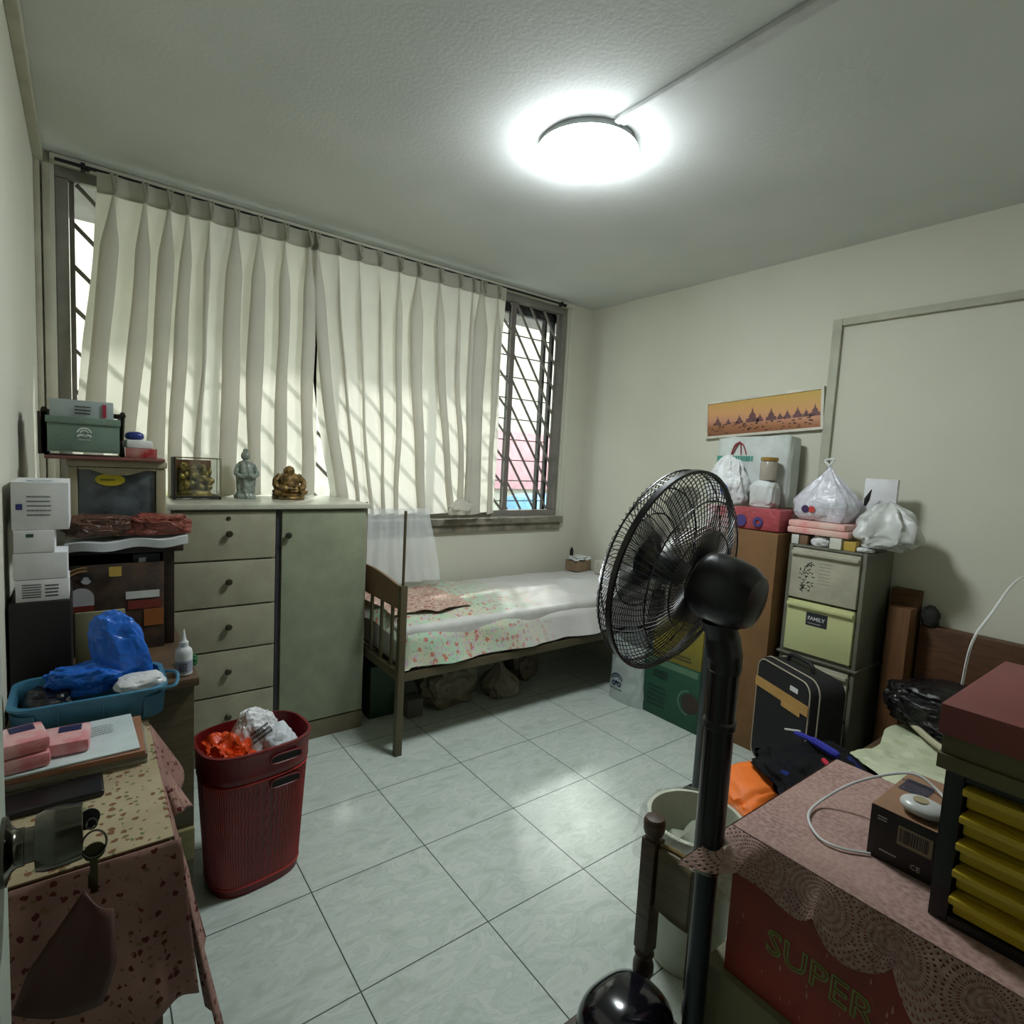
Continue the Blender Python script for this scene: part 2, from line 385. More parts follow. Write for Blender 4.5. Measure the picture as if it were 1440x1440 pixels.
# blocked-up doorway outline on the right wall
b = BM(); TR = mat('beige_trim', (176, 176, 156), .6)
box(b, XR-.022, XR+.001, 1.318, 1.362, 0, 2.185, .003); box(b, XR-.022, XR+.001, .2, 1.3175, 2.150, 2.185, .003)
box(b, XR-.022, XR+.001, .2, .243, 0, 2.1495, .003)
struct('trim_1', b, TR, smooth=True)
b = BM(); box(b, 0, .03, .0, YW-.03, ZC-.05, ZC-.0005, .004); struct('trim_2', b, PVC, smooth=True)
b = BM(); box(b, 0, .02, YW-.035, YW-.0005, 0, ZC-.051, .004); box(b, .026, .05, YW-.022, YW-.0005, 1.0, ZC-.051, .004); struct('trim_3', b, PVC, smooth=True)
b = BM(); box(b, 2.965, 3.0, YW-.012, YW-.0005, .93, ZC-.001, .004); box(b, .05, 3.0, YW-.02, YW-.0005, WZ1, ZC-.001, .005); struct('trim_4', b, WALL, smooth=True)
# lamp cable trunking on the ceiling
TRM = mat('painted_trunking', (196, 198, 196), .6)
b = BM(); box(b, 1.566, 1.590, -.10, 1.40, ZC-.017, ZC-.0005, .003); box(b, 1.594, 1.612, -.10, 1.40, ZC-.012, ZC-.0005, .003)
TRK = solo('ceiling_trunking', b, TRM, 'pale plastic cable trunking running along the ceiling to the round lamp', 'cable cover')

# window
W = strut_empty('window_1', (0, YW, 0))
b = BM()
for (x0, x1, z0, z1) in ((WX0, WX1, WZ0, WZ0+.045), (WX0, WX1, WZ1-.045, WZ1), (WX0, WX0+.045, WZ0+.045, WZ1-.045), (WX1-.045, WX1, WZ0+.045, WZ1-.045)):
    box(b, x0+.001, x1-.001, YW+.01, YW+.07, z0+.001, z1-.001, .004)
part('window_frame', b, FRAME, W)
b = BM(); box(b, WX0+.03, WX1+.03, YW-.045, YW-.001, .955, .998, .006); box(b, WX0+.05, WX1+.015, YW-.025, YW-.001, .905, .953, .004)
part('window_sill', b, mat('dusty_sill', (140, 134, 118), .7, var=.3, scale=14), W)
GR = mat('grille_paint', (120, 114, 108), .5)
posts = [.112, .70, 1.29, 1.90, 2.485, 2.895]
for i, (x0, x1) in enumerate(zip(posts, posts[1:])):
    b = BM(); y = YW+.035
    for x in (x0+.008, x1-.012): box(b, x-.009, x+.009, y-.006, y+.006, WZ0+.046, WZ1-.046)
    z = WZ0-.55
    while z < WZ1+.05:
        # bars fall to the right
        pa, pb = V(x0+.01, y, z+.62), V(x1-.012, y, z+.62-.56)
        lo, hi = WZ0+.05, WZ1-.05
        def clip(a, c):
            if a.z > hi: t = (a.z-hi)/(a.z-c.z); a = a.lerp(c, t)
            return a
        if pb.z < hi and pa.z > lo:
            A = clip(pa, pb); B = pb
            if pb.z < lo: B = A.lerp(pb, (A.z-lo)/(A.z-pb.z))
            cyl(b, A, B, .009, n=6)
        z += .175
    part('window_grille', b, GR, W)
b = BM()
for k in range(10):
    z = WZ0+.1+k*.145
    box(b, 2.30, WX1-.05, YW+.095, YW+.105, z, z+.007)
part('louvre_bars', b, GR, W)
b = BM()
for x in (.66, 1.28, 1.90, 2.50, 2.80, 2.875): box(b, x, x+.022, YW+.08, YW+.115, WZ0+.005, WZ1-.005, .002)
box(b, 2.3, 2.94, YW+.08, YW+.115, WZ1-.10, WZ1-.006)
part('casement_frame', b, mat('dark_casement', (52, 48, 52), .5), W)
m, nt, bs = new_mat('window_glass'); tr = N(nt, 'ShaderNodeBsdfTransparent'); tr.inputs['Color'].default_value = (.93, .95, .94, 1)
gl = N(nt, 'ShaderNodeBsdfGlossy'); gl.inputs['Roughness'].default_value = .02; mx = N(nt, 'ShaderNodeMixShader'); mx.inputs[0].default_value = .05
L(nt, tr.outputs[0], mx.inputs[1]); L(nt, gl.outputs[0], mx.inputs[2]); L(nt, mx.outputs[0], nt.nodes['Material Output'].inputs['Surface'])
b = BM(); box(b, WX0+.03, WX1-.03, YW+.074, YW+.077, WZ0+.03, WZ1-.03); part('pane', b, m, W)
del m

# the open door beside the camera
D = strut_empty('door_1', (.045, .36, 0))
b = BM(); box(b, .042, .082, -.06, .782, .005, 2.06, .003); part('door_leaf', b, mat('door_paint', (176, 186, 172), .45), D)
b = BM(); kc = V(.082, .742, .953)
lathe(b, [(.034, 0), (.034, .004), (.022, .008), (.019, .012), (.019, .018), (.0175, .0185), (.0175, .026), (.028, .027), (.0305, .034), (.0315, .045), (.029, .066), (.028, .067), (.012, .0672)], kc, (1, 0, 0), 40)
part('door_knob', b, STEEL, D)
# key set hanging from the knob
K = thing('key_set', (.155, .735, .90), 'bunch of keys with a brown leather tag hanging from the steel door knob', 'keys')
kx = .1535
b = BM(); lathe(b, [(.003, -.002), (.011, -.001), (.011, .0015), (.003, .002)], (kx, .735, .968), (.35, -1, .1), 20)
box(b, kx-.004, kx+.001, .733, .737, .958, .964); part('key', b, BLACK, K, 'black headed key in the lock')
b = BM(); tube(b, [(kx+.005+.011*math.cos(a), .722+.003*math.sin(a), .945+.0135*math.sin(a)) for a in [2*PI*i/24 for i in range(24)]], .0012, 6, True)
tube(b, [(kx+.003+.005*math.cos(a), .727, .966+.006*math.sin(a)) for a in [2*PI*i/16 for i in range(16)]], .0011, 6, True)
part('key_ring', b, STEEL, K)
b = BM(); lathe(b, [(.002, -.001), (.010, -.001), (.010, .001), (.002, .001)], (kx+.005, .722, .936), (.1, -1, .05), 22)
box(b, kx+.001, kx+.008, .7212, .7226, .888, .928); box(b, kx-.001, kx+.001, .7212, .7226, .895, .912)
part('key', b, mat('brass_key', (84, 80, 58), .35, .9), K, 'dark brass key on the ring')
b = BM()
def tagf(u, v):
    w = .018+.040*min(1, v*1.6); x = kx+.008+(-.035*v)+(u-.5)*2*w*.62
    return V(x, .712-.012*math.sin(u*3)-.01*v, .886-.10*v+(u-.5)*-.03)
grid(b, 10, 10, tagf)
tg = part('leather_tag', b, mat('brown_leather', (74, 36, 24), .6, bmp=.2), K)
sd = tg.modifiers.new('s', 'SOLIDIFY'); sd.thickness = .003

# ------------------------------------------------------------------ ceiling lamp
LP = thing('ceiling_lamp', (1.62, 1.58, ZC), 'round flush ceiling lamp glowing bluish white', 'lamp')
b = BM(); lathe(b, [(.170, -.0245), (.1815, -.0245), (.172, 0), (.0, 0)], (1.62, 1.58, ZC-.001), n=48); part('base', b, mat('lamp_base', (190, 195, 195), .4), LP)
m, nt, bs = new_mat('lamp_diffuser')
bs.inputs['Base Color'].default_value = (.9, .95, 1, 1); bs.inputs['Emission Color'].default_value = (.90, .97, 1, 1); bs.inputs['Emission Strength'].default_value = 26
n_ = N(nt, 'ShaderNodeTexNoise', Scale=3.0); L(nt, coord(nt), n_.inputs['Vector'])
mr = N(nt, 'ShaderNodeMapRange'); L(nt, n_.outputs['Fac'], mr.inputs['Value']); mr.inputs['To Min'].default_value = 42; mr.inputs['To Max'].default_value = 52
L(nt, mr.outputs[0], bs.inputs['Emission Strength'])
b = BM(); lathe(b, [(.0, -.078), (.06, -.076), (.12, -.068), (.155, -.054), (.174, -.038), (.182, -.026), (.180, -.0250), (.171, -.0250)], (1.62, 1.58, ZC-.001), n=48, cap=False)
part('diffuser', b, m, LP)

# ------------------------------------------------------------------ curtains
ROD = thing('curtain_rod', (1.48, 3.055, 2.505), 'thin dark curtain rod across the top of the window', 'curtain rod')
b = BM(); cyl(b, (.068, 3.062, 2.508), (2.885, 3.062, 2.508), .007, n=10); part('rod', b, BLACKM, ROD)
for x in (.16, 2.84):
    b = BM(); box(b, x-.008, x+.008, 3.05, 3.0845, 2.492, 2.520, .002); cyl(b, (x, 3.05, 2.496), (x+.02, 3.04, 2.488), .006); part('bracket', b, BLACKM, ROD)
FAB = m_curtain('cream_curtain_cloth', (230, 227, 216), .48)
HDR = m_curtain('curtain_heading_cloth', (176, 174, 160), .25)
def curtain(name, label, xt0, xt1, xb0, xb1, npl, zb, seed, lap, ybase=3.028, wob=.02, skew=None):
    rd = random.Random(seed); T = thing(name, ((xt0+xt1)/2, ybase, zb), label, 'curtain')
    ph = [rd.uniform(-.6, .6) for _ in range(npl+2)]; am = [rd.uniform(.35, 1.8) for _ in range(npl+2)]; wd = [rd.uniform(.6, 1.45) for _ in range(npl)]
    tot = sum(wd); cum = [0]
    for w in wd: cum.append(cum[-1]+w/tot)
    NU = npl*28
    def pt(u, v, head=False):       # v 0 top .. 1 bottom
        k = min(int(u*npl), npl-1); t = u*npl-k
        s = cum[k]+(cum[k+1]-cum[k])*t
        w = (xt1-xt0+(xb1-xb0-(xt1-xt0))*v)/npl
        x = xt0+(xb0-xt0)*v+s*((xt1-xt0)+((xb1-xb0)-(xt1-xt0))*v)
        if skew: x += skew(s, v)
        aa = am[k]*(1-t)+am[k+1]*t; pp = ph[k]*(1-t)+ph[k+1]*t
        op = min(1, v*6); 
        A = lap*w*(.45+.55*op)*aa
        x += A*math.sin(2*PI*t+.4*pp*v)+(.012+.02*v)*noise.noise(V(s*9, v*2.2, seed))*op
        y = ybase+(.016+.020*op)*math.cos(2*PI*t+pp*v)*min(1, .4+aa*.5)+wob*v*noise.noise(V(s*6+seed, v*3, 1.3))
        y = min(y, 3.054)
        return x, y
    b = BM(); zt = 2.425 if xt0 < 1 else 2.425
    def f(u, v):
        x, y = pt(u, v); z = zt+(zb-zt)*v
        z += .012*math.sin(u*npl*2*PI)*v*.6
        return V(x, y, max(z, zb-.006))
    grid(b, NU, 34, f); part('curtain_cloth', b, FAB, T)
    b = BM()
    def g(u, v):
        x, y = pt(u, 0); k = min(int(u*npl), npl-1); t = u*npl-k
        pin = math.exp(-((t-.5)/.10)**2)
        return V(x, y-.004-.012*pin*(v), zt-.012+(2.496-zt+.012)*(1-v)-.004*pin)
    grid(b, NU, 4, g); part('heading_tape', b, HDR, T)
    for k in range(npl):        # pinched pleat tucks and their hooks
        x, y = pt((k+.5)/npl, 0); b = BM()
        tube(b, [(x-.010, y-.020, 2.492), (x-.002, y-.026, 2.45), (x+.004, y-.030, 2.425), (x+.002, y-.016, 2.408)], [.004, .006, .008, .003], 6)
        tube(b, [(x+.010, y-.018, 2.494), (x+.007, y-.024, 2.45), (x+.005, y-.028, 2.425)], [.003, .005, .007], 6)
        part('pleat_tuck', b, HDR, T)
    return T
curtain('curtain', 'pleated cream curtain covering the left half of the window above the chest', .205, 1.13, .10, 1.15, 9, 1.147, 3, .40)
def sk(s, v):
    a = max(0, 1-abs(s-.62)/.16)
    return .13*a*v*v + (.07*(1-s)**2)*(v**3)+.05*math.sin(s*9+1)*v**1.5*(1-s)
curtain('curtain', 'bunched cream curtain covering the right half of the window above the bed', 1.06, 2.335, 1.15, 2.33, 11, 1.035, 8, .44, wob=.035, skew=sk)
b = BM(); blob(b, (2.03, 2.99, 1.032), (.085, .028, .10), 5, .3, .9, .5, sub=5)
CU2 = [o for o in C.objects if o.name == 'curtain.001'][0]
part('gathered_hem', b, FAB, CU2)
# long sheer net falling in front of the sill to the bed
T = thing('sheer_net', (1.58, 2.96, .64), 'long sheer white net hanging below the sill onto the foot of the bed', 'net curtain')
def nf(u, v):
    x = 1.31+.52*u+.02*math.sin(v*3+u*5); y = 2.99-.10*v+.014*math.cos(u*30)+.01*noise.noise(V(u*4, v*3, 2))
    return V(x, y, 1.075-.42*v)
b = BM(); grid(b, 60, 16, nf); part('net_cloth', b, m_net(), T)

# ------------------------------------------------------------------ cabinet by the window
CB = thing('chest_of_drawers', (.845, 2.85, 0), 'cream chest with five drawers beside one tall door under the window', 'cabinet')
b = BM(); box(b, .425, 1.262, 2.622, 3.08, .0, 1.118, .002); part('body', b, CREAM, CB)
b = BM(); box(b, .41, 1.270, 2.585, 3.085, 1.119, 1.141, .004); part('worktop', b, mat('pale_top', (186, 186, 168), .25), CB)
b = BM(); box(b, .43, 1.258, 2.606, 2.6215, .001, .088); part('plinth', b, mat('dusty_plinth', (112, 106, 84), .7), CB)
dz = [1.112, .899, .697, .504, .302, .094]
for i in range(5):
    b = BM(); box(b, .433, .826, 2.602, 2.6215, dz[i+1]+.004, dz[i]-.004, .003)
    dr = part('drawer', b, CREAM, CB)
    zc = (dz[i]+dz[i+1])/2
    b = BM(); lathe(b, [(.007, 0), (.006, .010), (.013, .014), (.0145, .021), (.010, .027)], (.635, 2.602, zc+.01), (0, -1, 0), 18)
    part('knob', b, KNOBM, dr)
    if i == 0:
        b = BM(); lathe(b, [(.009, 0), (.009, .003), (.004, .004)], (.635, 2.602, zc+.075), (0, -1, 0), 16); part('lock', b, KNOBM, dr)
b = BM(); box(b, .853, 1.248, 2.602, 2.6215, .096, 1.108, .003); dr = part('door', b, CREAM2, CB)
b = BM(); lathe(b, [(.007, 0), (.006, .010), (.013, .014), (.0145, .021), (.010, .027)], (.877, 2.602, 1.0), (0, -1, 0), 18); part('knob', b, KNOBM, dr)
b = BM(); box(b, .831, .849, 2.615, 2.6215, .09, 1.112); part('centre_stile', b, mat('dark_gap', (44, 44, 52), .6), CB)

# ornaments on the cabinet
GOLD = mat('antique_gold', (186, 160, 80), .38, .45, var=.5, scale=30, bmp=.5, bscale=90)
O = thing('display_case', (.535, 2.86, 1.142), 'glass display case holding a gilded figure group on the chest', 'ornament')
b = BM(); box(b, .455, .645, 2.82, 2.92, 1.147, 1.155, .001)
for x in (.460, .640):
    for y in (2.825, 2.915): cyl(b, (x, y, 1.142), (x, y, 1.147), .006, n=10)
part('base', b, BLACKM, O)
b = BM(); box(b, .457, .466, 2.822, 2.918, 1.156, 1.325); part('side_panel', b, BLACKM, O)
b = BM()
for p in (((.466, 2.822), (.642, 2.822)), ((.642, 2.822), (.642, 2.918)), ((.466, 2.918), (.642, 2.918))):
    for z in (1.157, 1.325): tube(b, [(p[0][0], p[0][1], z), (p[1][0], p[1][1], z)], .0015, 6)
for x, y in ((.466, 2.822), (.642, 2.822), (.642, 2.918)): tube(b, [(x, y, 1.157), (x, y, 1.325)], .0018, 6)
part('edge_strips', b, mat('gold_strip', (150, 130, 80), .3, .8), O)
mg, nt, bs = new_mat('thin_glass'); tr = N(nt, 'ShaderNodeBsdfTransparent'); tr.inputs['Color'].default_value = (.95, .97, .95, 1)
gl = N(nt, 'ShaderNodeBsdfGlossy'); gl.inputs['Roughness'].default_value = .04; mx = N(nt, 'ShaderNodeMixShader'); mx.inputs[0].default_value = .10
L(nt, tr.outputs[0], mx.inputs[1]); L(nt, gl.outputs[0], mx.inputs[2]); L(nt, mx.outputs[0], nt.nodes['Material Output'].inputs['Surface'])
b = BM(); box(b, .467, .641, 2.8215, 2.8225, 1.158, 1.324); box(b, .6415, .6425, 2.823, 2.917, 1.158, 1.324); part('glass', b, mg, O)
b = BM()
rdg = random.Random(6)
lathe(b, [(.07, 0), (.072, .010), (.06, .022), (.0, .024)], (.545, 2.872, 1.156), n=24)
for v in b.verts: v.co.y = 2.872+(v.co.y-2.872)*.45
for i in range(34):
    blob(b, (.552+rdg.uniform(-.062, .062), 2.872+rdg.uniform(-.02, .01), 1.168+rdg.uniform(0, .105)), (rdg.uniform(.010, .02), .012, rdg.uniform(.02, .045)), i, .3, .9, sub=2)
for x in (.51, .55, .59): blob(b, (x, 2.86, 1.24), (.011, .011, .026), 3, .05, 1, sub=3)
for v in b.verts: v.co.z = min(v.co.z, 1.318)
part('gilded_figures', b, GOLD, O)
b = BM(); box(b, .47, .615, 2.905, 2.914, 1.157, 1.315); part('backing', b, mat('rust_backing', (110, 66, 30), .6), O)
# celadon standing statue
b = BM()
lathe(b, [(.045, 0), (.046, .012), (.040, .018), (.036, .03), (.039, .06), (.042, .10), (.043, .13), (.038, .155), (.030, .172), (.014, .180), (.012, .184), (.020, .190), (.022, .202), (.019, .214), (.012, .222), (.013, .228), (.006, .236)], (.76, 2.89, 1.142), n=36)
for v in b.verts:
    h = v.co.z-1.142; d = V(v.co.x-.76, v.co.y-2.89, 0)
    k = 1+.10*math.sin(math.atan2(d.y, d.x)*7+h*30)*(h < .17)+.16*noise.noise(v.co*38)
    v.co.x = .76+d.x*k; v.co.y = 2.89+d.y*k*.8
for s in (-1, 1):
    tube(b, smooth_path([(.76+s*.032, 2.885, 1.302), (.76+s*.046, 2.868, 1.262), (.76+s*.022, 2.850, 1.248), (.76, 2.846, 1.262)], 6), .0105, 8)
solo('standing_statue', b, mat('celadon_glaze', (150, 160, 146), .3, var=.35, scale=50, bmp=.3), 'grey-green porcelain standing robed figure between the two gold ornaments on the chest', 'statue')
# seated gold buddha
b = BM(); bx, by = .955, 2.88
lathe(b, [(.074, 0), (.078, .008), (.074, .014), (.078, .022), (.070, .028)], (bx, by, 1.142), n=36)
blob(b, (bx, by, 1.168), (.066, .046, .052), 3, .14, .8, sub=4)
blob(b, (bx, by-.004, 1.188), (.050, .042, .085), 4, .10, .9, sub=4)
blob(b, (bx, by-.012, 1.190), (.034, .038, .05), 6, .05, 1, sub=3)
blob(b, (bx, by-.006, 1.258), (.024, .024, .046), 7, .06, 1, sub=4)
for s in (-1, 1):
    tube(b, smooth_path([(bx+s*.040, by, 1.258), (bx+s*.066, by-.008, 1.226), (bx+s*.060, by-.034, 1.198), (bx+s*.036, by-.044, 1.192)], 6), [.016]*6+[.014]*6+[.012]*6+[.009], 10)
    tube(b, smooth_path([(bx+s*.03, by-.02, 1.18), (bx+s*.072, by-.03, 1.178), (bx+s*.04, by-.052, 1.172)], 6), .014, 8)
    blob(b, (bx+s*.023, by-.004, 1.266), (.005, .007, .026), 1, 0, 1, sub=2)
for v in b.verts: v.co += V(1, 1, 1)*.0035*noise.noise(v.co*70)
solo('seated_buddha', b, mat('dull_gold', (150, 120, 66), .45, .4, var=.5, scale=45, bmp=.5, bscale=120), 'squat gold seated laughing Buddha on the right of the chest top', 'statue')

# ------------------------------------------------------------------ desk / hutch unit on the left
HU = thing('dark_wood_hutch', (.19, 1.95, 0), 'dark wooden cabinet with an open upper hutch piled with clutter against the left wall', 'cabinet')
b = BM(); box(b, .012, .384, 1.68, 2.44, .10, .735, .003); part('body', b, m_wood('worn_brown_board', (70, 60, 42), (92, 80, 56), .6), HU)
b = BM(); box(b, .006, .394, 1.662, 2.445, .7355, .7585, .004); part('desk_top', b, BROWNW, HU)
b = BM(); box(b, .30, .378, 1.69, 1.75, .0, .099); box(b, .02, .08, 1.69, 1.75, 0, .099); box(b, .30, .368, 2.35, 2.42, 0, .099); part('feet', b, DARKW, HU)
b = BM(); box(b, .32, .384, 1.664, 1.6795, .24, .33, .004); part('lower_rail', b, m_wood('pale_rail', (110, 104, 66), (128, 120, 80), .6), HU)
b = BM(); box(b, .342, .372, 2.0, 2.42, .759, 1.052, .003); part('side_panel', b, DARKW, HU)
b = BM(); box(b, .008, .022, 2.0, 2.42, .759, 1.052); part('side_panel', b, DARKW, HU)
b = BM(); box(b, .008, .395, 1.985, 2.43, 1.053, 1.075, .003); part('top_shelf', b, DARKW, HU)
b = BM(); box(b, .023, .341, 2.40, 2.415, .759, 1.052); part('back_panel', b, DARKW, HU)
b = BM(); box(b, .006, .122, 1.728, 1.97, .759, .987, .004); part('side_box', b, mat('blackened_wood', (20, 16, 14), .55), HU)
# shelf clutter
b = BM(); rotbox(b, (.225, 1.985, .7590), (.235, .012, .265), rx=.0, bev=.001)
CAL = solo('picture_calendar', b, mat('poster_ground', (44, 38, 36), .5, col2=(88, 66, 50), scale=14), 'dark picture board with a costumed figure standing on the hutch desk behind the blue bag', 'picture')
def padd(name, fn, m, parent=CAL):
    bb = BM(); fn(bb); part(name, bb, m, parent)
yy = 1.978
padd('printed_figure', lambda q: (arcs(q, (.140, yy, .93), (1, 0, 0), (0, 0, 1), [(0, 0, 0, .030, 0, PI), (.012, .052, 0, .012, 0, 2*PI)]), quad(q, (.112, yy, .905), (1, 0, 0), (0, 0, 1), .058, .026)), mat('print_grey', (190, 190, 196), .6))
padd('printed_hair', lambda q: arcs(q, (.152, yy-.0004, .984), (1, 0, 0), (0, 0, 1), [(0, 0, .008, .017, -.2, PI+.2)]), INK)
padd('printed_red', lambda q: quad(q, (.10, yy-.0003, .890), (1, 0, 0), (0, 0, 1), .07, .018), mat('print_red', (120, 44, 34), .6))
padd('printed_red', lambda q: quad(q, (.25, yy-.0003, .885), (1, 0, 0), (0, 0, 1), .085, .025), mat('print_red', (120, 44, 34), .6))
padd('printed_band', lambda q: arcs(q, (.150, yy-.0004, .955), (1, 0, 0), (0, 0, 1), [(0, 0, .052, .057, 1.5, 2.8), (0, 0, .062, .066, 1.5, 2.8)]), mat('print_tan', (176, 140, 84), .6))
padd('printed_strip', lambda q: quad(q, (.245, yy-.0004, .917), (1, 0, 0), (0, 0, 1), .085, .022), PAPER)
padd('printed_orange', lambda q: quad(q, (.29, yy-.0002, .83), (1, 0, 0), (0, 0, 1), .05, .052), mat('print_orange', (150, 88, 40), .6))
b = BM(); quad(b, (.205, 1.970, .99), (1, 0, 0), (0, .1, 1), .030, .028, .002)
solo('price_card', b, mat('yellow_card', (190, 158, 70), .6), 'small square yellow card above the picture in the hutch', 'card')
b = BM(); rotbox(b, (.30, 2.03, 1.0), (.07, .03, .045), bev=.004); tube(b, [(.30, 2.03, 1.045), (.30, 2.03, 1.053)], .004)
sb = solo('dark_packet', b, mat('navy_packet', (40, 42, 56), .4), 'dark packet with white lettering hanging under the hutch shelf', 'packet')
b = BM(); quad(b, (.278, 2.0145, 1.008), (1, 0, 0), (.1, 0, 1), .018, .026); part('printed_mark', b, PAPER, sb)
# white cartons stacked at left wall
def strip(name, o, u, v, w, h, rows, m, parent, seed=1, **k):
    q = BM(); strokes(q, o, u, v, w, h, rows, seed, **k); return part(name, q, m, parent, smooth=False)
WB = [('lowest white carton with printed lines standing on the black side box by the left wall', .030, .122, 1.60, 1.70, 1.019, 1.068),
      ('plain white carton, second from the bottom of the stack by the left wall', .027, .120, 1.60, 1.70, 1.069, 1.128),
      ('small white carton with a green spot, third in the stack by the left wall', .029, .098, 1.60, 1.70, 1.129, 1.178),
      ('large white carton with a blue square printed on it, topmost by the left wall', .026, .124, 1.605, 1.80, 1.179, 1.284)]
for i, (lb, x0, x1, y0, y1, z0, z1) in enumerate(WB):
    x0, x1 = [.157+(q_-.157)*1.085 for q_ in (x0, x1)]; z0, z1 = [1.385+(q_-1.385)*1.085 for q_ in (z0, z1)]; y0 += .136; y1 += .136
    b = BM(); box(b, x0, x1, y0, y1, z0, z1, .0015)
    w = solo('white_carton', b, WHITE, lb, 'box', 'white cartons stacked by the left wall', smooth=True)
    if i == 0:
        strip('printed_text', (x0+.012, y0, z0+.008), (1, 0, 0), (0, 0, 1), .036, .036, 6, INK, w, 4, fill=.95)
        strip('printed_text', (x0+.054, y0, z0+.008), (1, 0, 0), (0, 0, 1), .028, .034, 4, INK, w, 6, fill=.9)
    if i == 2:
        q = BM(); quad(q, (x0+.022, y0, z1-.016), (1, 0, 0), (0, 0, 1), .014, .008); part('green_spot', q, mat('green_print', (50, 84, 72), .6), w)
    if i == 3:
        q = BM(); quad(q, (x0+.008, y0, z0+.048), (1, 0, 0), (0, 0, 1), .012, .014); part('blue_square', q, mat('blue_print', (50, 54, 120), .6), w)
        strip('printed_text', (x0+.028, y0, z0+.03), (1, 0, 0), (0, 0, 1), .045, .055, 5, mat('grey_ink', (110, 116, 128), .6), w, 9, bold=.35, fill=.95)
        q = BM(); arcs(q, (x0+.05, y0+.05, z1), (1, 0, 0), (0, 1, 0), [(0, 0, .016, .026, 0, 2*PI)]); part('printed_ring', q, mat('pale_blue_print', (160, 184, 200), .6), w)
# bead packet + cloth on the shelf
b = BM(); box(b, .115, .400, 1.975, 2.10, 1.0755, 1.090, .006)
for v in b.verts: v.co.z += .003*math.sin(v.co.x*40)
b2 = BM()
def wf(u, v): return V(.105+.30*u, 1.972-.006*math.sin(u*9), 1.087-.024*v+.004*math.sin(u*14)+.012*u)
b.free(); b = BM()
grid(b, 30, 4, wf)
def wf2(u, v): return V(.105+.30*u, 1.972+.12*v-.006*math.sin(u*9)*(1-v), 1.087+.004*math.sin(u*14)*(1-v)+.012*u)
grid(b, 30, 4, wf2); b2.free()
solo('folded_white_cloth', b, mat('white_cloth', (196, 200, 200), .8), 'folded white cloth lying along the front edge of the hutch shelf', 'cloth')
b = BM(); blob(b, (.185, 2.045, 1.104), (.085, .055, .058), 11, .13, .6, sub=5, fr=2.4, fine=.5)
solo('snack_packet', b, film('brown_packet_film', (96, 66, 54), 1.0, .18, .9, 40), 'crinkled dark brown packet lying left on the hutch shelf', 'packet', 'crinkled packets on the hutch shelf')
b = BM(); blob(b, (.335, 2.040, 1.104), (.085, .055, .058), 12, .14, .6, sub=5, fr=2.4, fine=.5)
solo('snack_packet', b, film('red_packet_film', (134, 70, 58), .95, .15, .9, 40), 'crinkled reddish packet lying at the right end of the hutch shelf', 'packet', 'crinkled packets on the hutch shelf')
# plastic drawer unit above
PD = thing('plastic_drawer_box', (.235, 2.27, 1.0755), 'cream and clear plastic drawer with an oval yellow label above the hutch', 'storage box')
CP = mat('cream_plastic', (164, 156, 128), .45)
b = BM(); box(b, .112, .362, 2.13, 2.42, 1.076, 1.10, .004); box(b, .112, .135, 2.13, 2.42, 1.1005, 1.30, .004); box(b, .335, .362, 2.13, 2.42, 1.1005, 1.30, .004); box(b, .108, .366, 2.125, 2.42, 1.3005, 1.322, .006)
part('casing', b, CP, PD)
b = BM()
def lipf(u, v):
    x = .136+.198*u; d = .006+.016*max(0, min(1, 1.6-abs(u-.5)*4.4)); return V(x, 2.128, 1.299-(v*d))
grid(b, 24, 3, lipf); part('pull_lip', b, CP, PD)
b = BM(); box(b, .136, .334, 2.138, 2.40, 1.102, 1.296, .004); part('drawer', b, mat('smoky_clear_plastic', (92, 100, 104), .25, var=.35, scale=14), PD)
b = BM(); lathe(b, [(.038, 0), (.038, .002), (.0, .0025)], (.215, 2.1375, 1.262), (0, -1, 0), 32)
for v in b.verts: v.co.z = 1.262+(v.co.z-1.262)*.5
lb = part('label', b, mat('yellow_label', (204, 186, 40), .5), PD, 'oval yellow label')
b = BM(); strokes(b, (.190, 2.1350, 1.256), (1, 0, 0), (0, 0, 1), .05, .012, 1, 3); part('printed_text', b, mat('olive_ink', (110, 110, 40), .6), lb)
# red board, basket rack, basket
b = BM(); box(b, .060, .358, 2.10, 2.40, 1.3225, 1.332, .002); solo('red_tray', b, mat('dusty_red_board', (120, 74, 66), .5), 'flat dusty red tray lying on top of the plastic drawer', 'tray')
RK = thing('wooden_rack', (.15, 2.25, 1.3325), 'small dark wooden folding rack around the green basket on top of the drawer', 'rack')
for x in (.058, .250):
    for s in (-1, 1):
        b = BM(); tube(b, [(x, 2.16+.11-.05*s, 1.3345), (x, 2.16+.11+.085*s, 1.47)], .007, 6); part('leg', b, DARKW, RK)
for y in (2.185, 2.355):
    b = BM(); tube(b, [(.050, y, 1.462), (.258, y, 1.462)], .005, 6); part('cross_bar', b, DARKW, RK)
b = BM(); box(b, .044, .052, 2.15, 2.36, 1.334, 1.458, .001); part('side_panel', b, DARKW, RK)
BK = thing('green_basket', (.155, 2.25, 1.345), 'grey-green fabric basket with a white round emblem in the dark wooden rack', 'basket')
b = BM(); m = Matrix.Identity(4)
for (x0, x1, y0, y1) in ((.066, .240, 2.140, 2.145), (.066, .240, 2.34, 2.345), (.066, .071, 2.146, 2.339), (.235, .240, 2.146, 2.339)): box(b, x0, x1, y0, y1, 1.348, 1.446, .001)
box(b, .066, .240, 2.140, 2.345, 1.343, 1.3475); box(b, .062, .243, 2.136, 2.1395, 1.428, 1.448, .001)
part('basket_body', b, mat('sage_fabric', (112, 134, 118), .8, bmp=.3, bscale=200), BK)
b = BM(); eo = (.153, 2.1398, 1.397)
